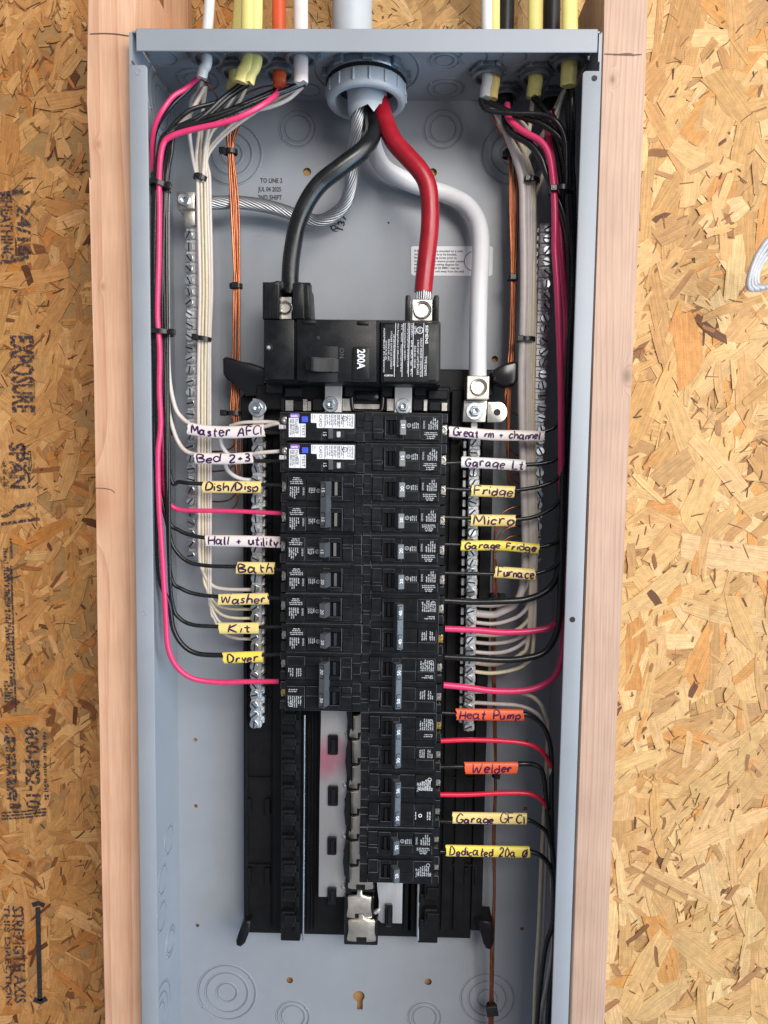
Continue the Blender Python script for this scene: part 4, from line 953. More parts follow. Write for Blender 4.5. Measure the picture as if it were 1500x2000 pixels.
def bar(name, label, cat, a, b, n, y, wpx, sidepx, sx, grp, sc=1.0, seed=1):
    """terminal bar from pixel a to pixel b with n screws"""
    A, B = P(*a, y), P(*b, y); d = (B-A); stepv = d/(n-1); rg = random.Random(seed)
    t = thing(name, B, label, cat, grp); w = wpx*mpp(y)/2
    bm = bmesh.new(); off = sidepx*mpp(y)
    for i in range(n):
        c = A+stepv*i; h = abs(stepv.z)
        box(bm, c.x-w+off, c.x+w+off, y, y+.009, c.z-h*.36, c.z+h*.36, .0007); 
    box(bm, 0, 0, 0, 0, 0, 0) if False else None
    m0 = A-stepv*.45; m1 = B+stepv*.45; ww = w*.86
    vs = []
    for q in (m0, m1):
        for dx, dy in ((-ww, .0012), (ww, .0012), (ww, .0085), (-ww, .0085)): vs.append(bm.verts.new((q.x+off+dx, y+dy, q.z)))
    for f in ((0,1,2,3), (7,6,5,4), (0,4,5,1), (1,5,6,2), (2,6,7,3), (3,7,4,0)): bm.faces.new([vs[k] for k in f])
    obj('bar', bm, M['brushed'], t, 35)
    bm = bmesh.new(); pr = w*.5
    for i in range(0, n, 5):
        c = A+stepv*i; box(bm, c.x-w*.7+off, c.x+w*.7+off, y+.0085, YB-T-.0002, c.z-.004, c.z+.004, .0005)
    obj('standoff', bm, M['black'] if 'neutral' in name else M['alu'], t, 35)
    for i in range(n):
        c = A+stepv*i; o = bpy.data.objects.new('screw', SCR); COL.objects.link(o); o.parent = t
        o.location = V((c.x+sx*mpp(y), y-.0003+rg.uniform(-.0008, .0012), c.z+rg.uniform(-.0004, .0004)))-t.location; o.rotation_euler = (rg.uniform(-.1, .1), rg.uniform(0, 6.28), rg.uniform(-.12, .12)); o.scale = (sc, sc, sc)
    return t
gb = bar('ground_bar', 'long left-hand ground bar of zinc screws with bare twisted wire clamped at its top', 'ground bar', (371, 437), (376, 1084), 31, .066, 20, 1, -2, 'ground bars')
gb2 = bar('ground_bar', 'long ground bar of zinc screws at the right edge behind the magenta wires', 'ground bar', (1069, 445), (1047, 1091), 31, .066, 22, -3, 1, 'ground bars', seed=4)
bm = bmesh.new()
for k in range(42):
    yk = 450+k*15.3; xk = 1054-(yk-450)*.033; pbox(bm, xk-5, xk-1, yk-4.5, yk+4.5, .069, .076, .0003)
obj('rib', bm, M['alu'], gb2, 35)
nb = bar('neutral_bar', 'silver neutral bar with slotted screws left of the breakers', 'neutral bar', (501, 857), (497.5, 1414), 30, .058, 22, 2, -1, 'neutral bars', seed=2)
nb2 = bar('neutral_bar', 'silver neutral bar of slotted screws right of the breakers, under the white feed wire', 'neutral bar', (926.5, 864), (915, 1420), 30, .058, 22, 1, -1, 'neutral bars', seed=3)
for t_, xs in ((nb, (516, 512)), (nb2, (908, 900))):
    bm = bmesh.new()
    for k in range(29):
        yy = 868+k*19.2; xx = xs[0]+(xs[1]-xs[0])*k/28; pbox(bm, xx-4, xx+4, yy-7, yy+7, .0635, .070, .0006)
    obj('side_lug', bm, M['alu'], t_, 35)
bm = bmesh.new(); pbox(bm, 493, 515, 778, 850, .057, .060, .0005); obj('strap', bm, M['alu'], nb, 35); bolt(P(503, 797, .0568), .0078, nb)
lug(911, 957, 734, 780, 935, 756, 16, .040, nb2)
bm = bmesh.new(); pprism(bm, [(906, 782), (952, 782), (948, 825), (903, 824)], .048, .060, .0006); obj('lug_base', bm, M['tin'], nb2, 35); bolt(P(927, 803, .048), .0076, nb2)
bm = bmesh.new(); pbox(bm, 919, 933, 822, 860, .0575, .060, .0004); obj('strap', bm, M['alu'], nb2, 35)
bm = bmesh.new()
pprism(bm, [(953, 785), (976, 785)]+[(974+17*math.sin(a*math.pi/8), 805-20*math.cos(a*math.pi/8)) for a in range(1, 8)]+[(974, 825), (952, 825)], .050, .0525, .0004)
obj('bonding_tab', bm, M['tin'], nb2, 35)
bm = bmesh.new(); lathe(bm, [(.003, .0), (.003, -.0003), (0, -.0003)], P(971, 805, .050), 'y', 18); obj('tab_hole', bm, M['dark'], nb2, 35)
bm = bmesh.new(); pprism(bm, [(344, 374), (380, 374), (380, 408), (346, 408)], .060, .078, .0007); pprism(bm, [(357, 405), (380, 405), (381, 440), (360, 440)], .063, .066, .0005); obj('lug', bm, M['tin'], gb, 35)
bm = bmesh.new(); r = 12*mpp(.06); lathe(bm, [(r, .001), (r, -.002), (r*.85, -.0028), (r*.45, -.0026), (r*.4, .0), (0, .0004)], P(360, 391, .060), 'y', 20); obj('set_screw', bm, M['zinc'], gb, 35)

# ------------------------------------------------------------------ feed cable and its conductors
sc_ = thing('service_cable', PZ(715, 175, -.02), 'thick grey service cable entering through the big grey bushing at the top centre', 'cable')
CB = PZ(715, 150, -.012); CBY = .058; CBX = P(716, 150, CBY).x
bm = bmesh.new()
pts = catmull([V((P(690, 0, .052).x, .052, .12)), V((P(689, 0, .052).x, .052, .03)), V((CBX-.004, .056, 0)), V((P(716, 172, .057).x, .057, -.013)), P(718, 210, .057), P(721, 223, .0565)], 5)
tube(bm, pts, .0168, 20, cap=False, r2=.0150)
rings = [v for v in bm.verts]
bm.verts.ensure_lookup_table()
lastring = bm.verts[-20:]
hx = sum(v.co.x for v in lastring)/20; hy = sum(v.co.y for v in lastring)/20
for v in lastring:
    dx = v.co.x-hx
    v.co.z += (-.0075*math.exp(-((dx-.005)/.0032)**2) if v.co.y < hy else -.004)-random.uniform(0, .0012)
obj('jacket', bm, M['jacket'], sc_, 60)
bu = thing('conduit_bushing', V((CBX, CBY, 0)), 'big grey plastic bushing with toothed zinc locknut around the service cable', 'bushing')
bm = bmesh.new(); lathe(bm, [(.027, -.0018), (.0345, -.0018), (.0352, -.003), (.0352, -.0075), (.0345, -.0085), (.027, -.0085)], (CBX, CBY, 0), 'z', 48)
for k in range(10):
    a = k*math.pi/5+.25; c, s = math.cos(a), math.sin(a)
    vs = box(bm, -.004, .004, .034, .0385, -.0082, -.0016, .0006)
rot = 0
obj_l = obj('locknut', bm, M['connector'], bu, 40)
bpy.data.objects.remove(obj_l)
bm = bmesh.new(); lathe(bm, [(.027, -.0018), (.0345, -.0018), (.0352, -.003), (.0352, -.0075), (.0345, -.0085), (.027, -.0085)], (CBX, CBY, 0), 'z', 48)
for k in range(9):
    a = k*2*math.pi/9+.42; vs0 = set(bm.verts); box(bm, -.0042, .0042, .0335, .0382, -.0084, -.0014, .0006)
    new = [v for v in bm.verts if v not in vs0]
    bmesh.ops.rotate(bm, cent=(0, 0, 0), matrix=Matrix.Rotation(a, 3, 'Z'), verts=new); bmesh.ops.translate(bm, vec=(CBX, CBY, 0), verts=new)
obj('locknut', bm, M['connector'], bu, 35)
bm = bmesh.new()
for k in range(90):
    a = k*2*math.pi/90; vs0 = set(bm.verts); box(bm, -.0006, .0006, .0325, .0342, -.0105, -.0080)
    new = [v for v in bm.verts if v not in vs0]; bmesh.ops.rotate(bm, cent=(0, 0, 0), matrix=Matrix.Rotation(a, 3, 'Z'), verts=new); bmesh.ops.translate(bm, vec=(CBX, CBY, 0), verts=new)
lathe(bm, [(.027, -.0078), (.0326, -.0078), (.0326, -.0112), (.027, -.0112)], (CBX, CBY, 0), 'z', 48)
obj('toothed_ring', bm, M['sblack'], bu, 35)
bm = bmesh.new(); lathe(bm, [(.0262, -.004), (.0262, -.0225), (.0272, -.0248), (.030, -.0255), (.0322, -.0248), (.0332, -.0235), (.0336, -.0225), (.0336, -.0118), (.0328, -.0108), (.028, -.0105)], (CBX, CBY, 0), 'z', 56)
for k in range(16):
    a = k*2*math.pi/16+.12; vs0 = set(bm.verts); box(bm, -.0009, .0009, .033, .0347, -.0218, -.0122, .0004)
    new = [v for v in bm.verts if v not in vs0]; bmesh.ops.rotate(bm, cent=(0, 0, 0), matrix=Matrix.Rotation(a, 3, 'Z'), verts=new); bmesh.ops.translate(bm, vec=(CBX, CBY, 0), verts=new)
obj('bushing_cap', bm, M['pvc'], bu, 50)

def feed(pp, r, mt, label, cat='feed wire'):
    bm = bmesh.new(); tube(bm, path(pp, 8), r, 18); return solo('feed_wire', bm, mt, label, cat, None, 60)
feed([(724, 196, .057), (729, 232, .054), (729, 260, .047), (711, 291, .038), (668, 325, .034), (626, 358, .034), (599, 396, .035), (581, 440, .037), (571, 490, .039), (567, 530, .040), (566, 575, .041)], .0073, M['feedblack'], 'thick black feed wire curving down to the left lug of the main breaker')
fr = thing('feed_wire', P(827, 573, .04), 'thick red feed wire curving down to the right lug of the main breaker', 'feed wire')
bm = bmesh.new(); tube(bm, path([(742, 200, .056), (752, 236, .050), (768, 274, .044), (794, 304, .041), (820, 333, .039), (835, 362, .039), (840, 405, .040), (839, 450, .040), (833, 505, .041), (828, 553, .041), (826.5, 571, .041)], 8), .0076, 18); obj('insulation', bm, M['feedred'], fr, 60)
bm = bmesh.new(); bm2 = []
for k in range(7):
    px = 814+k*4.2; tube(bm, path([(px+1, 566, .0345+abs(k-3)*.0012), (px, 586, .035+abs(k-3)*.0012)], 3), .0011, 8)
obj('strands', bm, M['strand'], fr, 60)
feed([(732, 232, .066), (728, 262, .070), (730, 290, .074), (750, 328, .078), (790, 352, .081), (832, 368, .083), (872, 380, .083), (908, 398, .080), (929, 424, .076), (938, 455, .072), (939, 500, .067), (936, 560, .060), (934, 630, .054), (933, 690, .051), (933, 738, .050)], .0076, M['feedwhite'], 'thick white feed wire curving to the lug above the right neutral bar')
gw = thing('ground_wire', P(386, 396, .075), 'thick bare twisted aluminium ground wire looping to the left ground bar lug', 'ground wire')
core = catmull([P(*q) for q in ((706, 196, .056), (700, 226, .055), (693, 276, .062), (688, 315, .072), (687, 352, .075), (676, 394, .079), (652, 420, .082), (622, 432, .083), (588, 424, .082), (530, 405, .080), (470, 396, .077), (422, 396, .073), (384, 396, .070), (364, 394, .069))], 10)
def frames(pts):
    out = []; prev = None; n = len(pts)
    for i, p in enumerate(pts):
        t = (pts[min(i+1, n-1)]-pts[max(i-1, 0)]).normalized()
        if prev is None: nn = V((0, 1, 0))-t*t.y
        else: nn = prev-t*prev.dot(t)
        nn.normalize(); prev = nn; out.append((p, nn, t.cross(nn)))
    return out
fr_ = frames(core); acc = [0]
for i in range(1, len(core)): acc.append(acc[-1]+(core[i]-core[i-1]).length)
for k in range(14):
    bm = bmesh.new(); pts = []
    for i, (p, n, b_) in enumerate(fr_):
        a = 2*math.pi*k/14+acc[i]*70; pts.append(p+(n*math.cos(a)+b_*math.sin(a))*.0046)
    tube(bm, pts, .00118, 7); obj('strand', bm, M['strand'], gw, 70)
bm = bmesh.new(); tube(bm, core, .0040, 10); obj('core', bm, M['strand'], gw, 60)

# ------------------------------------------------------------------ branch cables, connectors
def connector(px, py, label, r=.0130, kind='nut'):
    c = PZ(px, py+9, -.0065); t = thing('cable_connector', V((c.x, c.y, 0)), label, 'cable connector', 'cable connectors through the top of the panel')
    bm = bmesh.new(); C = (c.x, c.y, 0)
    lathe(bm, [(r*.86, -.0014), (r*1.06, -.0014), (r*1.1, -.0022), (r*1.1, -.0046), (r*1.02, -.0052), (r*.86, -.0052)], C, 'z', 28)
    for k in range(6):
        a = k*math.pi/3+.5; vs0 = set(bm.verts); box(bm, -.0024, .0024, r*1.02, r*1.22, -.0052, -.0013, .0005)
        new = [v for v in bm.verts if v not in vs0]; bmesh.ops.rotate(bm, cent=(0, 0, 0), matrix=Matrix.Rotation(a, 3, 'Z'), verts=new); bmesh.ops.translate(bm, vec=C, verts=new)
    obj('locknut', bm, M['connector'], t, 35)
    bm = bmesh.new(); pr = [(r*.74, .006)]
    pr += [(r*.74, -.0080), (r*.80, -.0086), (r*.9, -.0082)]
    for k in range(4): z = -.0078+k*.0012; pr += [(r*.97, z), (r*.9, z+.00065)]
    pr += [(r*.9, -.003)]
    lathe(bm, pr, C, 'z', 28); obj('threaded_throat', bm, M['connector'], t, 45)
    bm = bmesh.new(); lathe(bm, [(r*1.0, .0004), (r*1.02, .001), (r*1.02, .006), (r*.85, .009), (r*.5, .009)], C, 'z', 24); obj('clamp_body', bm, M['connector'], t, 40)
    return c
def cable(cpx, cpy, toppx, endp, mt, label, hw=.0047, hd=.0031, yaw=0, two=None, clab=None):
    """flat sheathed cable: from above the panel, through its connector, to its cut end at endp (px,py,dy)"""
    c = connector(cpx, cpy, clab or ('zinc connector gripping the '+label))
    tp = P(toppx, -60, c.y); e = P(endp[0], endp[1], c.y+endp[2]); em = P((cpx+endp[0]*2)/3, (cpy+endp[1]*2)/3, c.y+endp[2]*.6)
    t = thing('cable', V((c.x, c.y, .06)), label, 'cable', 'sheathed cables entering the top of the panel')
    pts = catmull([V((tp.x, c.y, .17)), V((tp.x*.7+c.x*.3, c.y, .05)), V((c.x, c.y, .008)), V((c.x, c.y, -.010)), em, e], 5)
    n = 14; bm = bmesh.new(); sq = (math.sin(yaw), math.cos(yaw), 0)
    rg = tube(bm, pts, hw, n, r2=hd, squash=sq)
    for i, v in enumerate(rg[-1]): v.co.z += random.uniform(-.0012, .0012)
    obj('sheath', bm, mt, t, 60)
    if two:
        bm = bmesh.new(); tube(bm, [p+V((two[0], two[1], 0)) for p in pts], hw, n, r2=hd, squash=sq); obj('sheath', bm, two[2], t, 60)
    return e
WH, YE, OR, BK = M['swhite'], M['yjacket'], M['sorange'], M['sblack']
cable(404, 104, 413, (394, 152, .002), WH, 'round white cable leftmost above the panel', .0042, .0040)
cable(460, 133, 474, (454, 178, .004), YE, 'yellow cable behind the other yellow one, second from left', .0056, .0034)
cable(498, 104, 500, (483, 162, .002), YE, 'bright pair of yellow cables in one connector', .0058, .0036, 0, (-.0052, -.0008, YE))
cable(546, 134, 544, (546, 172, .002), OR, 'orange cable at the top of the panel', .0056, .0036)
cable(588, 105, 587, (588, 162, .0), M['spink'], 'off-white flat cable left of the service cable', .0058, .0036)
cable(952, 140, 951, (947, 192, .0), WH, 'pair of white cables first right of the service cable', .0046, .0036, 0, (.0062, .0012, M['syellow']))
cable(986, 179, 991, (987, 205, .0), BK, 'black cable right of the white pair', .0068, .006)
cable(1046, 142, 1046, (1042, 190, .002), YE, 'yellow cable between the two black ones', .0062, .0038)
cable(1078, 186, 1079, (1076, 214, .0), BK, 'black cable hidden between the two right-hand yellow ones', .0075, .006)
cable(1112, 116, 1113, (1110, 168, .002), YE, 'pale yellow cable rightmost at the top of the panel', .0066, .004)
bm = bmesh.new()
p0 = P(936, 60, .03)
pprism(bm, [(922, 66), (930, 54), (938, 50), (944, 56), (948, 66)], .036, .046, .001); solo('duct_seal_scrap', bm, M['sblack'], 'torn black scrap sitting on the panel top beside the white pair of cables', 'scrap')

# ------------------------------------------------------------------ wires
def wire(pp, r, m, label, group=None, name='wire', cat='wire', sub=6, seg=9):
    jr = random.Random(hash_(label)+5)
    if name == 'wire': pp = [(q[0]+jr.uniform(-.9, .9), q[1]+jr.uniform(-1, 1), q[2]+jr.uniform(-.0006, .0006)) if 0 < i < len(pp)-1 else q for i, q in enumerate(pp)]
    bm = bmesh.new(); tube(bm, path(pp, sub), r, seg); return solo(name, bm, M[m], label, cat, group, 60)
GLB, GRB = 'black wires of the left bundle', 'black wires of the right bundle'
ra, rb, rc = .00165, .0021, .0024
# left magenta wires
wire([(393, 148, .040), (384, 155, .037), (362, 172, .032), (340, 188, .028), (322, 208, .026), (310, 226, .026), (302, 250, .030), (297, 280, .036), (298, 330, .042), (302, 420, .046), (306, 600, .050), (316, 800, .050), (320, 930, .048), (326, 975, .046), (335, 989, .046), (350, 996, .046), (372, 998, .046), (450, 998, .046), (520, 1001, .045), (556, 1003, .044)], .0020, 'wpink', 'magenta wire running straight across to the 15 amp two-pole breaker below the Dish/Disp sleeve')
wire([(545, 174, .045), (537, 186, .036), (511, 206, .028), (470, 228, .025), (430, 241, .025), (370, 255, .026), (334, 266, .026), (320, 281, .027), (313, 316, .029), (311, 360, .031), (312, 410, .031), (311, 500, .031), (309, 560, .031), (308, 620, .031), (312, 690, .031), (312, 760, .031), (313, 830, .031), (309, 880, .031), (308, 930, .031), (311, 990, .031), (315, 1044, .031), (318, 1090, .031), (321, 1149, .031), (324, 1207, .032), (328, 1262, .034), (343, 1299, .037), (375, 1325, .041), (425, 1333, .044), (485, 1332, .045), (545, 1331, .045)], .0023, 'wpink', 'long magenta wire down the left side, bending to the lowest left breaker')
# left black wires: start, two bundle offsets, exit
def lblack(start, bx, exitp, label, r=.0018, m='wblack', bend=0):
    s = start; y = s[2]
    mid = [(bx+8, 300, .034), (bx, 360, .036), (bx-2, 500, .037), (bx-1, 620, .037), (bx+1, 760, .038)]
    ex0 = exitp[0]
    if ex0[1] > 900: mid.append((bx+2, min(ex0[1]-130, 900), .039))
    if ex0[1] > 1060: mid.append((bx+5, ex0[1]-70, .040))
    pp = [s, ((s[0]*2+bx+40)/3, s[1]+30, y-.008), ((s[0]+(bx+30)*2)/3, 232+bend, y-.012), (bx+22, 262+bend, .032)] + mid + [(q[0], q[1], q[2] if len(q) > 2 else .043) for q in exitp]
    return wire(pp, r, m, label, GLB)
lblack((478, 158, .044), 319, [(334, 935), (350, 942), (372, 944), (397, 945)], 'black wire leaving the left bundle for the Dish/Disp sleeve')
lblack((492, 158, .046), 322, [(328, 1009), (350, 1036), (378, 1047), (405, 1051)], 'black wire leaving the left bundle for the Hall + utility sleeve')
lblack((484, 166, .046), 301, [(331, 1040), (343, 1074), (368, 1096), (405, 1105), (465, 1107)], 'black wire leaving the left bundle for the Bath sleeve')
lblack((590, 162, .044), 324, [(336, 1131), (356, 1150), (385, 1161), (430, 1166)], 'black wire leaving the left bundle for the Washer sleeve', bend=-5)
lblack((594, 164, .045), 327, [(337, 1184), (351, 1207), (378, 1220), (430, 1224)], 'black wire leaving the left bundle for the Kit sleeve', bend=-12)
lblack((548, 172, .05), 305, [(331, 1180), (338, 1228), (357, 1260), (388, 1276), (440, 1280)], 'thicker black wire leaving the left bundle for the Dryer sleeve', .0022)
wire([(392, 150, .040), (366, 176, .036), (335, 206, .034), (308, 246, .036), (299, 290, .040), (297, 400, .044), (301, 620, .044), (310, 860, .046), (320, 1000, .048)], .0017, 'wblack', 'black wire tucked against the left flange under the first magenta wire', GLB)
wire([(456, 180, .05), (420, 200, .042), (372, 215, .037), (338, 244, .036), (322, 280, .038), (318, 360, .042), (326, 500, .046), (325, 640, .047), (330, 760, .050), (338, 850, .055)], .0018, 'wblack', 'black wire farthest right in the upper left bundle', GLB)
# white wires to the two arc-fault breakers
wire([(400, 170, .045), (372, 220, .042), (335, 262, .041), (328, 320, .042), (327, 420, .043), (327, 560, .042), (328, 660, .041), (331, 740, .041), (341, 796, .041), (356, 818, .041), (373, 830, .041)], .0019, 'wwhite', 'white wire dropping from the left bundle into the Master AFCI sleeve')
wire([(398, 172, .048), (368, 226, .045), (332, 270, .045), (325, 330, .046), (323, 440, .047), (323, 600, .047), (325, 720, .046), (328, 790, .046), (334, 826, .045), (346, 861, .044), (362, 880, .043), (385, 889, .042)], .0019, 'wwhite', 'white wire dropping from the left bundle into the Bed 2+3 sleeve')
for a, nm in (((511, 834), 'Master AFCI'), ((488, 889), 'Bed 2+3')):
    d = -1 if a[1] < 850 else -3
    wire([(a[0]-10, a[1], .042), (a[0]+4, a[1]-1, .040), (a[0]+18, a[1]-4, .038), (541, a[1]-5+d, .036), (552, a[1]-5+d, .036)], .0017, 'wwhite', 'short white wire between the %s sleeve and its breaker' % nm)
    wire([(a[0]-10, a[1]+8, .043), (a[0]+8, a[1]+10, .043), (530, a[1]+11, .042), (553, a[1]+11, .040)], .0017, 'wblack', 'short black wire between the %s sleeve and its breaker' % nm)
wire([(450, 832, .046), (472, 826, .042), (500, 824, .040), (525, 824, .039), (548, 826, .037)], .0016, 'wwhite', 'white wire arching over the Master AFCI sleeve to its breaker')
wire([(429, 845, .052), (431, 866, .054), (441, 884, .056), (456, 895, .058)], .0020, 'feedwhite', 'bright white curl between the Master AFCI and Bed 2+3 sleeves')
wire([(438, 895, .054), (442, 915, .054), (456, 930, .056), (475, 937, .058), (497, 938, .061)], .0020, 'feedwhite', 'bright white curl below the Bed 2+3 sleeve running to the left neutral bar')
# black wires between left sleeves and breakers
for a, nm in (((504, 947, 558, 948), 'Dish/Disp'), ((544, 1059, 560, 1061), 'Hall + utility'), ((531, 1111, 560, 1112), 'Bath'), ((519, 1167, 560, 1168), 'Washer'), ((500, 1226, 560, 1224), 'Kit'), ((507, 1280, 556, 1277), 'Dryer')):
    wire([(a[0]-8, a[1], .043), ((a[0]+a[2])/2, (a[1]+a[3])/2, .042), (a[2], a[3], .041)], .0017, 'wblack', 'short black wire from the %s sleeve to its breaker' % nm)
# left neutrals
GN = 'neutral wires of the left bundle'
def lneut(x0, xs, endy, label, m='wwhite', r=.00138, sx=400):
    pp = [(x0, 168, .05), ((x0+xs*2)/3, 240, .058), (xs-4, 300, .062), (xs-2, 348, .062), (xs, 420, .060), (xs+2, 560, .058), (xs, 662, .058), (xs-1, 780, .060), (xs, 960, .060)]
    if endy: pp += [(xs+1, endy-75, .060), (xs+7, endy-40, .060), (xs+24, endy-12, .060), (xs+50, endy-2, .061), (498, endy, .063)]
    return wire(pp, r, m, label, GN)
lneut(402, 388, 1152, 'pinkish white wire of the left bundle bending into the neutral bar above the Washer sleeve', 'wwhite', .0017)
lneut(396, 396, 1190, 'cream wire of the left bundle bending into the neutral bar just below the Washer sleeve', 'wcream')
lneut(470, 402, 1208, 'cream wire of the left bundle entering the neutral bar above the Kit sleeve', 'wcream')
lneut(560, 407, 1228, 'white wire of the left bundle hidden behind the Kit sleeve', 'wwhite')
lneut(585, 411, 1248, 'white wire of the left bundle bending in lowest, below the Kit sleeve', 'wwhite')
wire([(395, 160, .05), (386, 180, .05), (374, 198, .052), (370, 250, .056), (374, 300, .060), (383, 340, .060), (387, 356, .062)], .0017, 'wgrey', 'greyish white wire branching from the leftmost white cable', GN)
wire([(590, 170, .055), (560, 196, .05), (510, 214, .050), (450, 219, .052), (415, 238, .055), (404, 270, .058), (398, 330, .060), (396, 356, .062)], .0018, 'wwhite', 'white wire sweeping left under the black ones from the off-white cable', GN)
wire([(480, 172, .055), (462, 205, .058), (424, 246, .060), (408, 270, .061), (402, 320, .062), (402, 356, .063)], .0017, 'wcream', 'cream wire curving down from the yellow cables', GN)
# copper
GC = 'bare copper wires of the left bundle'
def copper(pp, label, grp, r=.0008):
    jr = random.Random(hash_(label)); dz = jr.uniform(-.0016, .0016)
    pp = [(q[0]+jr.uniform(-1.6, 1.6), q[1]+jr.uniform(-1.5, 1.5), q[2]+dz) if 1 < i < len(pp)-2 else q for i, q in enumerate(pp)]
    return wire(pp, r, 'copper', label, grp, 'copper_wire', 'copper wire')
lc = [(448, 912, 882), (451, 930, 921), (454, 950, 962), (457, 960, 980), (460, 985, 998), (463, 830, 838), (466, 1000, None)]
for k, (x, yb_, ye) in enumerate(lc):
    st = [(432+k*9, 214, .052), (438+k*6, 232, .058), (443+k*2.6, 270, .064), (446+k*1.7, 297, .066)]
    st = st + [(450+k*2.4, 400, .068), (456+k*1.9, 520, .069), (457+k*2.0, 559, .069), (456+k*2.2, 680, .069), (453+k*2.4, 760, .070), (452+k*2.4, 806, .070)]
    if ye:
        hh = ye-44; st += [(459+k*.8, hh-8 if hh > 820 else 812, .071), (462+k*.4, ye-30, .072), (457, ye-12, .073), (440, ye-2, .074), (412, ye, .075), (384, ye+1, .073)]
        lab = 'bare copper wire of the left bundle curving off to the ground bar, number %s from the top' % ('one two three four five six seven'.split()[[838, 882, 921, 962, 980, 998].index(ye)])
        lab = {838: 'bare copper wire curving to the ground bar behind the Master AFCI sleeve', 882: 'bare copper wire curving to the ground bar above the Bed 2+3 sleeve', 921: 'copper wire curving to the ground bar between the Bed 2+3 and Dish/Disp sleeves', 962: 'copper wire curving to the ground bar along the lower edge of the Dish/Disp sleeve', 980: 'bare copper wire curving to the ground bar clear below the Dish/Disp sleeve', 998: 'bare copper wire curling down behind the upper magenta cross wire'}[ye]
        if ye == 998: st = st[:-4]+[(466, 955, .072), (463, 980, .073), (455, 993, .074), (440, 998, .075)]
    else: st += [(470, 870, .072), (468, 930, .073)]; lab = 'bare copper wire rightmost in the left bundle'
    copper(st, lab, GC)
for q, nm in (([(395, 158, .05), (406, 164, .05), (416, 178, .054), (424, 190, .058), (436, 214, .06)], 'thin bare copper end springing from the leftmost white cable'), ([(585, 165, .06), (545, 166, .062), (505, 172, .064), (470, 190, .064), (450, 214, .062)], 'bare copper wire arching behind the yellow cables to the left bundle'), ([(548, 176, .06), (520, 194, .066), (480, 198, .068), (456, 218, .064)], 'bare copper wire from the orange cable joining the left bundle')): copper(q, nm, None)
GC2 = 'bare copper wires of the right bundle'
rc_ = [812, 843, 891, 928, 946, 962]
for k in range(6):
    st = [(950+k*24, 208+k*4, .060), (974+k*10, 250, .068), (994+k*3.6, 300, .072), (995+k*3.6, 420, .072), (998+k*1.6, 533, .072), (995+k*1.8, 660, .072), (989+k*2.2, 745, .070), (986+k*2, 775, .070)]
    ye = rc_[k]; st += [(986+k*1.6, max(790, ye-60), .072), (988+k, ye-32, .073), (996, ye-12, .074), (1012, ye-1, .075), (1052, ye, .074)]
    copper(st, 'copper wire turning right to the ground bar '+('just above the Great rm sleeve', 'behind the Great rm sleeve', 'between the Great rm and Garage Lt sleeves', 'right below the Garage Lt sleeve', 'above the plain Fridge sleeve', 'behind the plain Fridge sleeve')[k], GC2)
for k, (ye, nm) in enumerate(((990, 'between the plain Fridge and Micro sleeves'), (1008, 'behind the Micro sleeve'), (1028, 'below the Micro sleeve'), (1047, 'above the Garage Fridge sleeve'))):
    copper([(1050, ye, .074), (1012, ye, .074), (994, ye+3, .074), (978, ye+16, .073), (967, ye+40, .072), (963+k*2, 1100, .072), (963+k*2.4, 1163, .072), (961+k*2.2, 1260, .072), (963+k*1.4, 1390, .072), (966+k*.8, 1515, .072), (964+k*1.2, 1640, .072), (963+k*1.2, 1740, .072), (960+k*1.8, 1837, .072), (959+k*1.4, 1920, .075), (956+k*2.4, 1969, .076), (952+k*3, 2060, .076)], 'copper wire rising from below and turning right '+nm, 'bare copper wires rising from the bottom right')
# right bundle: magenta and black
wire([(990, 204, .052), (994, 232, .045), (1019, 255, .040), (1054, 275, .036), (1071, 300, .034), (1078, 340, .033), (1083, 400, .032), (1083, 450, .032), (1084, 490, .032), (1087, 553, .032), (1092, 653, .032), (1096, 753, .032), (1096, 830, .032), (1097, 930, .044), (1101, 1020, .053), (1105, 1090, .056), (1105, 1150, .056), (1102, 1222, .054), (1097, 1281, .049), (1086, 1316, .044), (1062, 1338, .043), (1027, 1348, .043), (969, 1349, .043), (910, 1343, .043), (866, 1338, .043)], .0028, 'wpink', 'thick magenta wire down the right side to the breaker above the Heat Pump one')
wire([(1076, 220, .055), (1072, 262, .052), (1086, 330, .048), (1092, 420, .044), (1101, 537, .040), (1108, 637, .038), (1104, 720, .040), (1101, 840, .048), (1099, 960, .056), (1099, 1090, .058), (1095, 1190, .053), (1080, 1222, .044), (1042, 1232, .043), (983, 1235, .043), (925, 1231, .043), (869, 1228, .043)], .0028, 'wpink', 'thick red-magenta wire curving across to the breaker under the Furnace one')
def rblack(start, bx, pts, label, r=.0018, y=.036, grp=GRB):
    pp = [start, ((start[0]*2+bx)/3, start[1]+24, start[2]-.006), ((start[0]+bx*3)/4, 246, y+.002), (bx-3, 290, y), (bx, 372, y), (bx+3, 460, y), (bx+6, 600, y+.002), (bx+3, 740, y+.004)]
    if pts[0][1] > 960: pp.append((bx-2, max(850, pts[0][1]-180), y+.006))
    return wire(pp + [(q[0], q[1], q[2] if len(q) > 2 else .044) for q in pts], r, 'wblack', label, grp)
ex = {'Great rm': [(1098, 800), (1087, 831), (1060, 844)], 'Garage Lt': [(1101, 862), (1089, 893), (1060, 905), (1020, 908)], 'plain Fridge': [(1101, 895), (1089, 932), (1068, 945), (1036, 954), (1000, 958)],
      'Micro': [(1102, 945), (1089, 982), (1068, 998), (1039, 1011), (1002, 1015)], 'Garage Fridge': [(1103, 1015), (1089, 1056), (1071, 1064), (1045, 1070)], 'Furnace': [(1103, 1065), (1088, 1102), (1066, 1115), (1040, 1122)]}
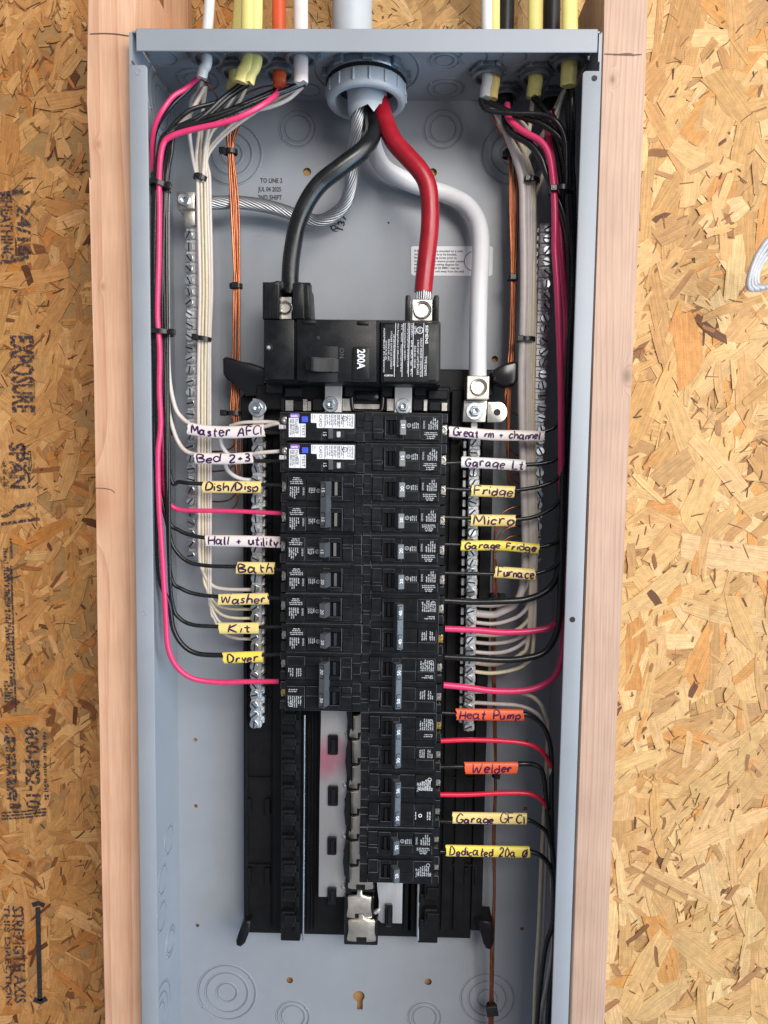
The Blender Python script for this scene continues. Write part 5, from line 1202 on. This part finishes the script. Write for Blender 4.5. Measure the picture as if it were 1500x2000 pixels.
starts = [(936, 194, .050), (950, 196, .052), (1046, 190, .050), (1040, 192, .054), (1116, 170, .040), (1110, 172, .044)]
for k, (nm, q) in enumerate(ex.items()): rblack(starts[k], (1107, 1110, 1104, 1113, 1116, 1112)[k], q, 'black wire of the right bundle curving into the %s sleeve' % nm, .0018, .034+.002*(k % 3))
wire([(939, 196, .050), (941, 206, .044), (955, 217, .040), (1000, 222, .036), (1058, 224, .033), (1086, 238, .031), (1103, 270, .031), (1107, 320, .031), (1108, 372, .032), (1112, 450, .034), (1118, 560, .036), (1114, 700, .04), (1110, 900, .045)], .0019, 'wblack', 'black wire drawn straight across from the white pair of cables to the right bundle', GRB)
wire([(992, 205, .055), (985, 226, .052), (996, 258, .046), (1032, 281, .042), (1056, 309, .040), (1068, 344, .039), (1086, 384, .038), (1101, 425, .037), (1113, 490, .036), (1118, 587, .036), (1111, 687, .036), (1108, 760, .037), (1102, 860, .041), (1099, 960, .043), (1096, 1090, .044), (1095, 1149, .044), (1092, 1207, .044), (1083, 1245, .045), (1062, 1273, .044), (1027, 1286, .043), (983, 1289, .043), (925, 1285, .043), (868, 1283, .043)], .0029, 'wblack', 'thick black wire curving across to the breaker above the Heat Pump one', GRB)
wire([(1080, 216, .055), (1084, 270, .05), (1094, 340, .045), (1106, 450, .042), (1120, 560, .042), (1118, 700, .043), (1110, 840, .046), (1100, 980, .048), (1090, 1100, .048), (1083, 1134, .047), (1062, 1157, .045), (1027, 1171, .044), (983, 1175, .043), (925, 1176, .043), (868, 1173, .043)], .0029, 'wblack', 'thick black wire curving across to the breaker under the Furnace one', GRB)
for k, (st_, xs_, lab_) in enumerate((((944, 196, .052), (1040, 1083, 1099, 1106, 1114, 1110), 'black wire slanting from the white pair of cables under its straighter neighbour'), ((1044, 192, .053), (1070, 1090, 1104, 1112, 1120, 1114), 'black wire slanting from the middle yellow cable into the right bundle'), ((1112, 172, .046), (1117, 1116, 1118, 1122, 1124, 1118), 'black wire just left of the right flange, tied with the magenta one'))):
    wire([st_, ((st_[0]+xs_[0])/2, 222, .046), (xs_[0], 238, .041), (xs_[1], 262, .039), (xs_[2], 310, .039), (xs_[3], 374, .039), (xs_[4], 560, .044), (xs_[5], 780, .047), (1102, 1000, .05)], .0019, 'wblack', lab_, GRB)
for k, (a, nm) in enumerate((((1110, 172), 'near'), ((1118, 168), 'far'))):
    wire([(a[0], a[1], .042), (1108+k*12, 220, .044), (1112+k*8, 290, .046), (1112+k*6, 372, .048), (1122+k*4, 520, .050), (1124+k*3, 700, .052), (1114, 900, .055)], .0018, 'wblack', ('black wire dropping straight down from the rightmost yellow cable', 'black wire against the right flange under the rightmost yellow cable')[k], GRB)
for a, nm in (((872, 905, 905, 903), 'Garage Lt'), ((872, 954, 926, 957), 'plain Fridge'), ((871, 1010, 924, 1012), 'Micro'), ((871, 1063, 905, 1065), 'Garage Fridge'), ((870, 1119, 970, 1121), 'Furnace'), ((874, 838, 884, 842), 'Great rm')):
    wire([(a[0]-4, a[1], .042), ((a[0]+a[2])/2, (a[1]+a[3])/2, .043), (a[2]+6, a[3], .043)], .0017, 'wblack', 'short black wire from the right column breaker to the %s sleeve' % nm)
# right neutrals
GN2 = 'neutral wires of the right bundle'
def rneut(st, xs, endy, label, m='wgrey', r=.0018, end=(930,)):
    pp = [st, ((st[0]+xs)/2-8, 262, .056), (xs-14, 310, .060), (xs-2, 356, .062), (xs, 420, .060), (xs+1, 540, .058), (xs-1, 663, .058), (xs-3, 740, .060), (xs-1, 880, .060), (xs+2, 1000, .060), (xs+3, min(1095, endy-90), .060), (xs-2, endy-48, .060), (xs-18, endy-18, .060), (xs-45, endy-4, .061), (960, endy+1, .062), (922, endy-2, .063)]
    return wire(pp, r, m, label, GN2)
rneut((976, 216, .055), 1022, 1199, 'thickest greyish white wire of the right bundle', 'wgrey', .0034)
rneut((958, 200, .055), 1032, 1183, 'greyish white wire entering the neutral bar uppermost, just above the thickest one', 'wgrey')
rneut((1044, 194, .055), 1036, 1217, 'white wire of the right bundle entering the neutral bar just above the red-magenta wire', 'wgrey')
rneut((1040, 196, .058), 1040, 1240, 'cream wire of the right bundle hidden under the red-magenta wire', 'wcream')
rneut((1106, 176, .05), 1042, 1256, 'white wire of the right bundle entering the neutral bar below the red-magenta wire', 'wgrey')
rneut((1100, 178, .055), 1038, 1275, 'white wire of the right bundle just above the lower thick black wire', 'wgrey')
rneut((966, 204, .06), 1034, 1296, 'tan wire of the right bundle hidden under the lower thick black wire', 'wcream')
rneut((990, 214, .065), 1044, 1313, 'tan wire of the right bundle entering the neutral bar lowest', 'wcream')
wire([(958, 202, .052), (972, 214, .048), (998, 228, .050), (1020, 240, .052), (1034, 258, .055)], .0019, 'wwhite', 'bright white wire slanting from the white pair of cables over the black cable')
wire([(1110, 168, .045), (1098, 190, .05), (1088, 230, .055), (1078, 290, .058), (1060, 340, .06), (1046, 380, .062)], .0018, 'wcream', 'cream wire slanting left from the rightmost yellow cable')
wire([(1046, 190, .05), (1056, 205, .052), (1066, 222, .055), (1072, 240, .06)], .0017, 'wwhite', 'short pinkish wire from the middle yellow cable')
# lower right wires rising from the bottom
GB = 'wires rising from the bottom right'
wire([(922, 1351, .063), (969, 1350, .061), (1024, 1354, .058), (1052, 1370, .056), (1067, 1400, .055), (1071, 1430, .055), (1064, 1560, .056), (1056, 1700, .057), (1052, 1820, .057), (1046, 1920, .057), (1042, 2060, .057)], .0019, 'wcream', 'cream wire rising from the bottom and bending in under the thick magenta wire', GB)
wire([(922, 1372, .063), (965, 1374, .061), (1012, 1379, .058), (1042, 1389, .056), (1060, 1406, .055), (1070, 1440, .056), (1068, 1600, .058), (1060, 1800, .060), (1056, 2060, .06)], .0018, 'wgrey', 'greyish white wire rising from the bottom and bending in above the Heat Pump sleeve', GB)
wire([(863, 1392, .043), (890, 1393, .043), (900, 1394, .043)], .0017, 'wblack', 'short black wire from the breaker to the Heat Pump sleeve')
wire([(1012, 1395, .043), (1028, 1396, .043), (1045, 1403, .044), (1063, 1421, .044), (1074, 1450, .044), (1078, 1490, .044), (1077, 1570, .044), (1079, 1670, .045), (1084, 1760, .045), (1082, 1860, .046), (1076, 1960, .046), (1072, 2060, .046)], .0022, 'wblack', 'black wire rising from the bottom into the Heat Pump sleeve', GB)
def taped(pp, cutat, label):
    t = thing('taped_wire', P(*pp[0]), label, 'wire', GB); pts = path(pp, 6); k = cutat*6
    bm = bmesh.new(); tube(bm, pts[:k+1], .0021, 10); obj('red_tape', bm, M['wred'], t, 60)
    bm = bmesh.new(); tube(bm, pts[k-1:], .0018, 9); obj('white_insulation', bm, M['wwhite'], t, 60)
taped([(861, 1447, .043), (913, 1445, .043), (980, 1447, .043), (1030, 1453, .043), (1056, 1466, .043), (1071, 1485, .043), (1075, 1499, .043), (1076, 1540, .046), (1074, 1640, .048), (1078, 1720, .050), (1082, 1820, .051), (1072, 1900, .05), (1056, 1986, .05), (1048, 2060, .05)], 6, 'white wire wrapped in red tape between the Heat Pump and Welder sleeves')
taped([(860, 1552, .043), (913, 1552, .043), (980, 1549, .043), (1030, 1550, .043), (1056, 1561, .043), (1068, 1578, .043), (1073, 1597, .045), (1078, 1640, .048), (1083, 1720, .052), (1080, 1850, .053), (1084, 2060, .053)], 5, 'white wire wrapped in red tape below the Welder sleeve')
wire([(860, 1498, .043), (890, 1497, .043), (915, 1497, .043)], .0017, 'wblack', 'short black wire from the breaker to the Welder sleeve')
wire([(1000, 1493, .043), (1022, 1492, .043), (1042, 1494, .043), (1056, 1503, .043), (1064, 1527, .043), (1067, 1570, .043), (1072, 1620, .043), (1079, 1663, .043), (1083, 1720, .043), (1084, 1850, .044), (1072, 1950, .044), (1066, 2060, .044)], .0022, 'wblack', 'black wire rising from the bottom into the Welder sleeve', GB)
wire([(860, 1604, .043), (880, 1604, .043), (892, 1604, .043)], .0017, 'wblack', 'short black wire from the breaker to the Garage GFCI sleeve')
wire([(1018, 1601, .043), (1034, 1603, .043), (1048, 1609, .043), (1066, 1624, .042), (1077, 1657, .041), (1084, 1710, .041), (1088, 1800, .042), (1086, 1900, .043), (1082, 2060, .043)], .0019, 'wblack', 'black wire rising from the bottom into the Garage GFCI sleeve', GB)
wire([(860, 1663, .043), (870, 1663, .043), (880, 1663, .043)], .0017, 'wblack', 'short black wire from the breaker to the Dedicated 20a sleeve')
wire([(1024, 1662, .043), (1040, 1664, .043), (1057, 1672, .042), (1072, 1690, .041), (1080, 1720, .041), (1080, 1800, .041), (1066, 1846, .041), (1058, 1900, .042), (1052, 1957, .043), (1044, 2060, .043)], .0022, 'wblack', 'black wire rising from the bottom into the Dedicated 20a sleeve', GB)
# loose loop of cable at the right edge
co = thing('cable_coil', P(1490, 520, .05), 'loose loop of greyish white cable hanging at the right edge against the pressed board', 'cable')
for k in range(4):
    bm = bmesh.new(); d = k*6
    tube(bm, path([(1560+d, 470, .06), (1510+d, 462+k*4, .045), (1482+d*.9, 492+k*3, .04+k*.004), (1466+d*.8, 530, .038+k*.004), (1461+d*1.1, 556, .04+k*.003), (1470+d*1.6, 566-k*2, .045), (1500+d, 560-k*4, .055), (1560, 530, .07)], 6), .0021, 10); obj('strand', bm, M['loop'], co, 60)

# ------------------------------------------------------------------ hand-lettered sleeves slipped over the wires
def sleeve(pp, hh, m, s, label, th=.72, y=.041, off=0, tw=.93):
    c = path([(a, b, y) for a, b in pp], 10) if len(pp) > 2 else [P(pp[0][0], pp[0][1], y).lerp(P(pp[1][0], pp[1][1], y), k/16) for k in range(17)]
    rh = hh*mpp(y); rd = .0026
    t = thing('wire_sleeve', c[0], label, 'wire sleeve', 'hand-lettered sleeves cut from cable sheath')
    bm = bmesh.new(); n = 20
    A = tube(bm, c, rh, n, cap=False, r2=rd, squash=(0, 1, 0)); B = tube(bm, c, rh*.86, n, cap=False, r2=rd*.72, squash=(0, 1, 0))
    for q in (0, -1):
        for k in range(n): bm.faces.new((A[q][k], A[q][(k+1) % n], B[q][(k+1) % n], B[q][k]))
        jit = [random.uniform(-.0005, .0005) for _ in range(n)]; sl = random.uniform(-.12, .12)
        for k in range(n):
            for ring in (A, B): ring[q][k].co.x += jit[k]+sl*(ring[q][k].co.z-c[q].z)
    obj('sheath', bm, M[m], t, 60)
    lines, wd = write_hand(s); tot = sum((c[i+1]-c[i]).length for i in range(len(c)-1)); hcap = rh*2*th
    sx = tot*tw/ (wd+.2); bm = bmesh.new()
    def at(x, v):
        d = (.1+x)*sx+tot*(1-tw)/2; i = 0
        while i < len(c)-2 and d > (c[i+1]-c[i]).length: d -= (c[i+1]-c[i]).length; i += 1
        e = (c[i+1]-c[i]); f = d/e.length; p = c[i]+e*f
        w = max(-.97, min(.97, ((v-.42)*hcap+off*mpp(y))/rh))
        return V((p.x, p.y-rd*math.sqrt(1-w*w)-.00022, p.z+w*rh))
    for ln in lines:
        pts = [at(x+random.uniform(-.012, .012), v+random.uniform(-.012, .012)) for x, v in ln]
        strip(bm, pts, .00135*random.uniform(.85, 1.2), V((0, -1, 0)))
    obj('handwriting', bm, M['marker'], t, normals=False)
    t.rotation_euler = (0, random.uniform(-.02, .02), 0)
    return t
sleeve([(368, 837), (405, 843), (445, 845), (485, 844), (516, 842)], 12, 'spink', 'Master AFCI', 'off-white sleeve hand-lettered Master AFCI in purple', y=.038)
sleeve([(381, 895), (440, 896), (493, 893)], 11, 'spink', 'Bed 2+3', 'off-white sleeve hand-lettered Bed 2+3 in purple', y=.038)
sleeve([(397, 951), (510, 952)], 12, 'syellow', 'Dish/Disp', 'yellow sleeve hand-lettered Dish/Disp in purple')
sleeve([(402, 1056), (475, 1058), (548, 1061)], 11.5, 'spink', 'Hall + utility', 'off-white sleeve hand-lettered Hall + utility in purple')
sleeve([(463, 1109), (536, 1111)], 12, 'syellow', 'Bath', 'short yellow sleeve hand-lettered Bath in purple')
sleeve([(427, 1171), (524, 1171)], 11.5, 'syellow', 'Washer', 'yellow sleeve hand-lettered Washer in purple')
sleeve([(428, 1227), (506, 1228)], 11.5, 'syellow', 'Kit', 'yellow sleeve hand-lettered Kit in purple', tw=.6)
sleeve([(437, 1285), (512, 1283)], 11.5, 'syellow2', 'Dryer', 'yellow sleeve hand-lettered Dryer in purple', off=-1, tw=.8)
sleeve([(877, 843), (920, 846), (970, 849), (1020, 849), (1062, 850)], 10.5, 'spink', 'Great rm + channel', 'long off-white sleeve hand-lettered Great rm in purple, topmost on the right', th=.66)
sleeve([(901, 902), (1026, 908)], 11, 'swhite', 'Garage Lt', 'bright white sleeve hand-lettered Garage Lt in purple')
sleeve([(920, 958), (1004, 960)], 11.5, 'syellow', 'Fridge', 'yellow sleeve hand-lettered Fridge between the Garage Lt and Micro sleeves')
sleeve([(919, 1016), (1006, 1018)], 11.5, 'syellow', 'Micro', 'yellow sleeve hand-lettered Micro in purple')
sleeve([(900, 1066), (975, 1066), (1052, 1073)], 10, 'syellow2', 'Garage Fridge', 'long bright yellow sleeve hand-lettered Garage Fridge', th=.62)
sleeve([(966, 1117), (1045, 1122)], 11.5, 'syellow', 'Furnace', 'yellow sleeve hand-lettered Furnace in purple')
sleeve([(891, 1395), (1022, 1397)], 12, 'sorange', 'Heat Pump', 'orange sleeve hand-lettered Heat Pump in purple')
sleeve([(908, 1500), (1010, 1499)], 12.5, 'sorange', 'Welder', 'orange sleeve hand-lettered Welder in purple', tw=.8)
sleeve([(884, 1597), (1028, 1598)], 12, 'syellow', 'Garage GFCI', 'yellow sleeve hand-lettered Garage GFCI in purple')
sleeve([(871, 1661), (1034, 1666)], 12, 'syellow2', 'Dedicated 20a @', 'long yellow sleeve hand-lettered Dedicated 20a, lowest of all')

# ------------------------------------------------------------------ zip ties
def tie(px, py, wpx, y, rot, head, label, hw=4.2, dep=.006, tail=0):
    c = P(px, py, y); a = wpx*mpp(y)/2; t = thing('cable_tie', c, label, 'cable tie', 'black cable ties round the wire bundles')
    ca, sa = math.cos(rot), math.sin(rot); hh = hw*mpp(y)
    bm = bmesh.new(); n = 28; O, I = [], []
    for k in range(n):
        q = 2*math.pi*k/n; x, d = a*math.cos(q), dep*math.sin(q)
        for s, lst in ((hh, O), (-hh, I)):
            lst.append((bm.verts.new(c+V((x*ca-s*sa, d, x*sa+s*ca))), bm.verts.new(c+V((x*1.07*ca-s*sa, d*1.2, x*1.07*sa+s*ca)))))
    for k in range(n):
        m = (k+1) % n
        bm.faces.new((O[k][1], O[m][1], I[m][1], I[k][1])); bm.faces.new((O[k][0], O[m][0], I[m][0], I[k][0])); bm.faces.new((O[k][0], O[m][0], O[m][1], O[k][1])); bm.faces.new((I[k][0], I[m][0], I[m][1], I[k][1]))
    obj('strap', bm, M['tie'], t, 50)
    bm = bmesh.new(); hx = c+V((head*ca, -dep*.72, head*sa)); s_ = hh*1.35
    box(bm, -s_*1.1, s_*1.1, -.0022, .0018, -s_, s_, .0006)
    box(bm, -s_*.5, s_*.5, -.0026, -.0018, -s_*.55, s_*.55, .0002)
    bmesh.ops.rotate(bm, cent=(0, 0, 0), matrix=Matrix.Rotation(-rot, 3, 'Y'), verts=bm.verts); bmesh.ops.translate(bm, vec=hx, verts=bm.verts)
    obj('head', bm, M['tie'], t, 35)
    if tail:
        bm = bmesh.new(); e = hx+V((tail*ca, .003, tail*sa)); tube(bm, [hx, hx.lerp(e, .5)+V((0, -.001, 0)), e], hh*.7, 6, r2=.0006, squash=(0, 1, 0)); obj('tail', bm, M['tie'], t, 35)
pm = mpp(.035)
tie(313, 363, 40, .037, R(-14), 21*pm, 'black cable tie round the left wire bundle, level with the ground lug', dep=.009)
tie(317, 650, 42, .037, R(-3), 24*pm, 'black cable tie round the left wire bundle, level with the main breaker', dep=.009)
tie(392, 348, 26, .062, R(-15), 0, 'black cable tie round the left white wires, beside the ground lug', dep=.005)
tie(397, 662, 30, .058, R(-8), -14*pm, 'black cable tie round the left white wires, level with the main breaker', dep=.005)
tie(450, 297, 26, .067, 0, -14*pm, 'topmost black cable tie round the left copper wires', dep=.004)
tie(461, 559, 24, .069, 0, 0, 'middle black cable tie round the left copper wires', dep=.004)
tie(457, 807, 26, .070, 0, -20*pm, 'lowest black cable tie round the left copper wires, beside the neutral bolt', dep=.004)
tie(998, 302, 30, .072, 0, -6*pm, 'topmost black cable tie round the right copper wires', dep=.005, hw=5)
tie(1038, 354, 30, .061, R(-8), -8*pm, 'upper black cable tie round the right white wires', dep=.006)
tie(1096, 374, 42, .035, 0, -18*pm, 'black cable tie round the magenta wire and black bundle at upper right', dep=.009)
tie(1001, 543, 18, .072, 0, 0, 'black cable tie round the right copper wires, level with the red feed lug', dep=.004)
tie(1027, 663, 34, .058, 0, -13*pm, 'lower black cable tie round the right white wires', dep=.006)
tie(967, 1163, 20, .072, 0, 14*pm, 'black cable tie round the copper wires just below the Furnace sleeve', dep=.004)
tie(968, 1513, 14, .072, 0, 2*pm, 'black cable tie round the copper wires under the Welder sleeve', dep=.003)
tie(960, 1969, 18, .076, R(10), 0, 'black cable tie round the copper wires at the bottom of the photo', dep=.004, hw=8)
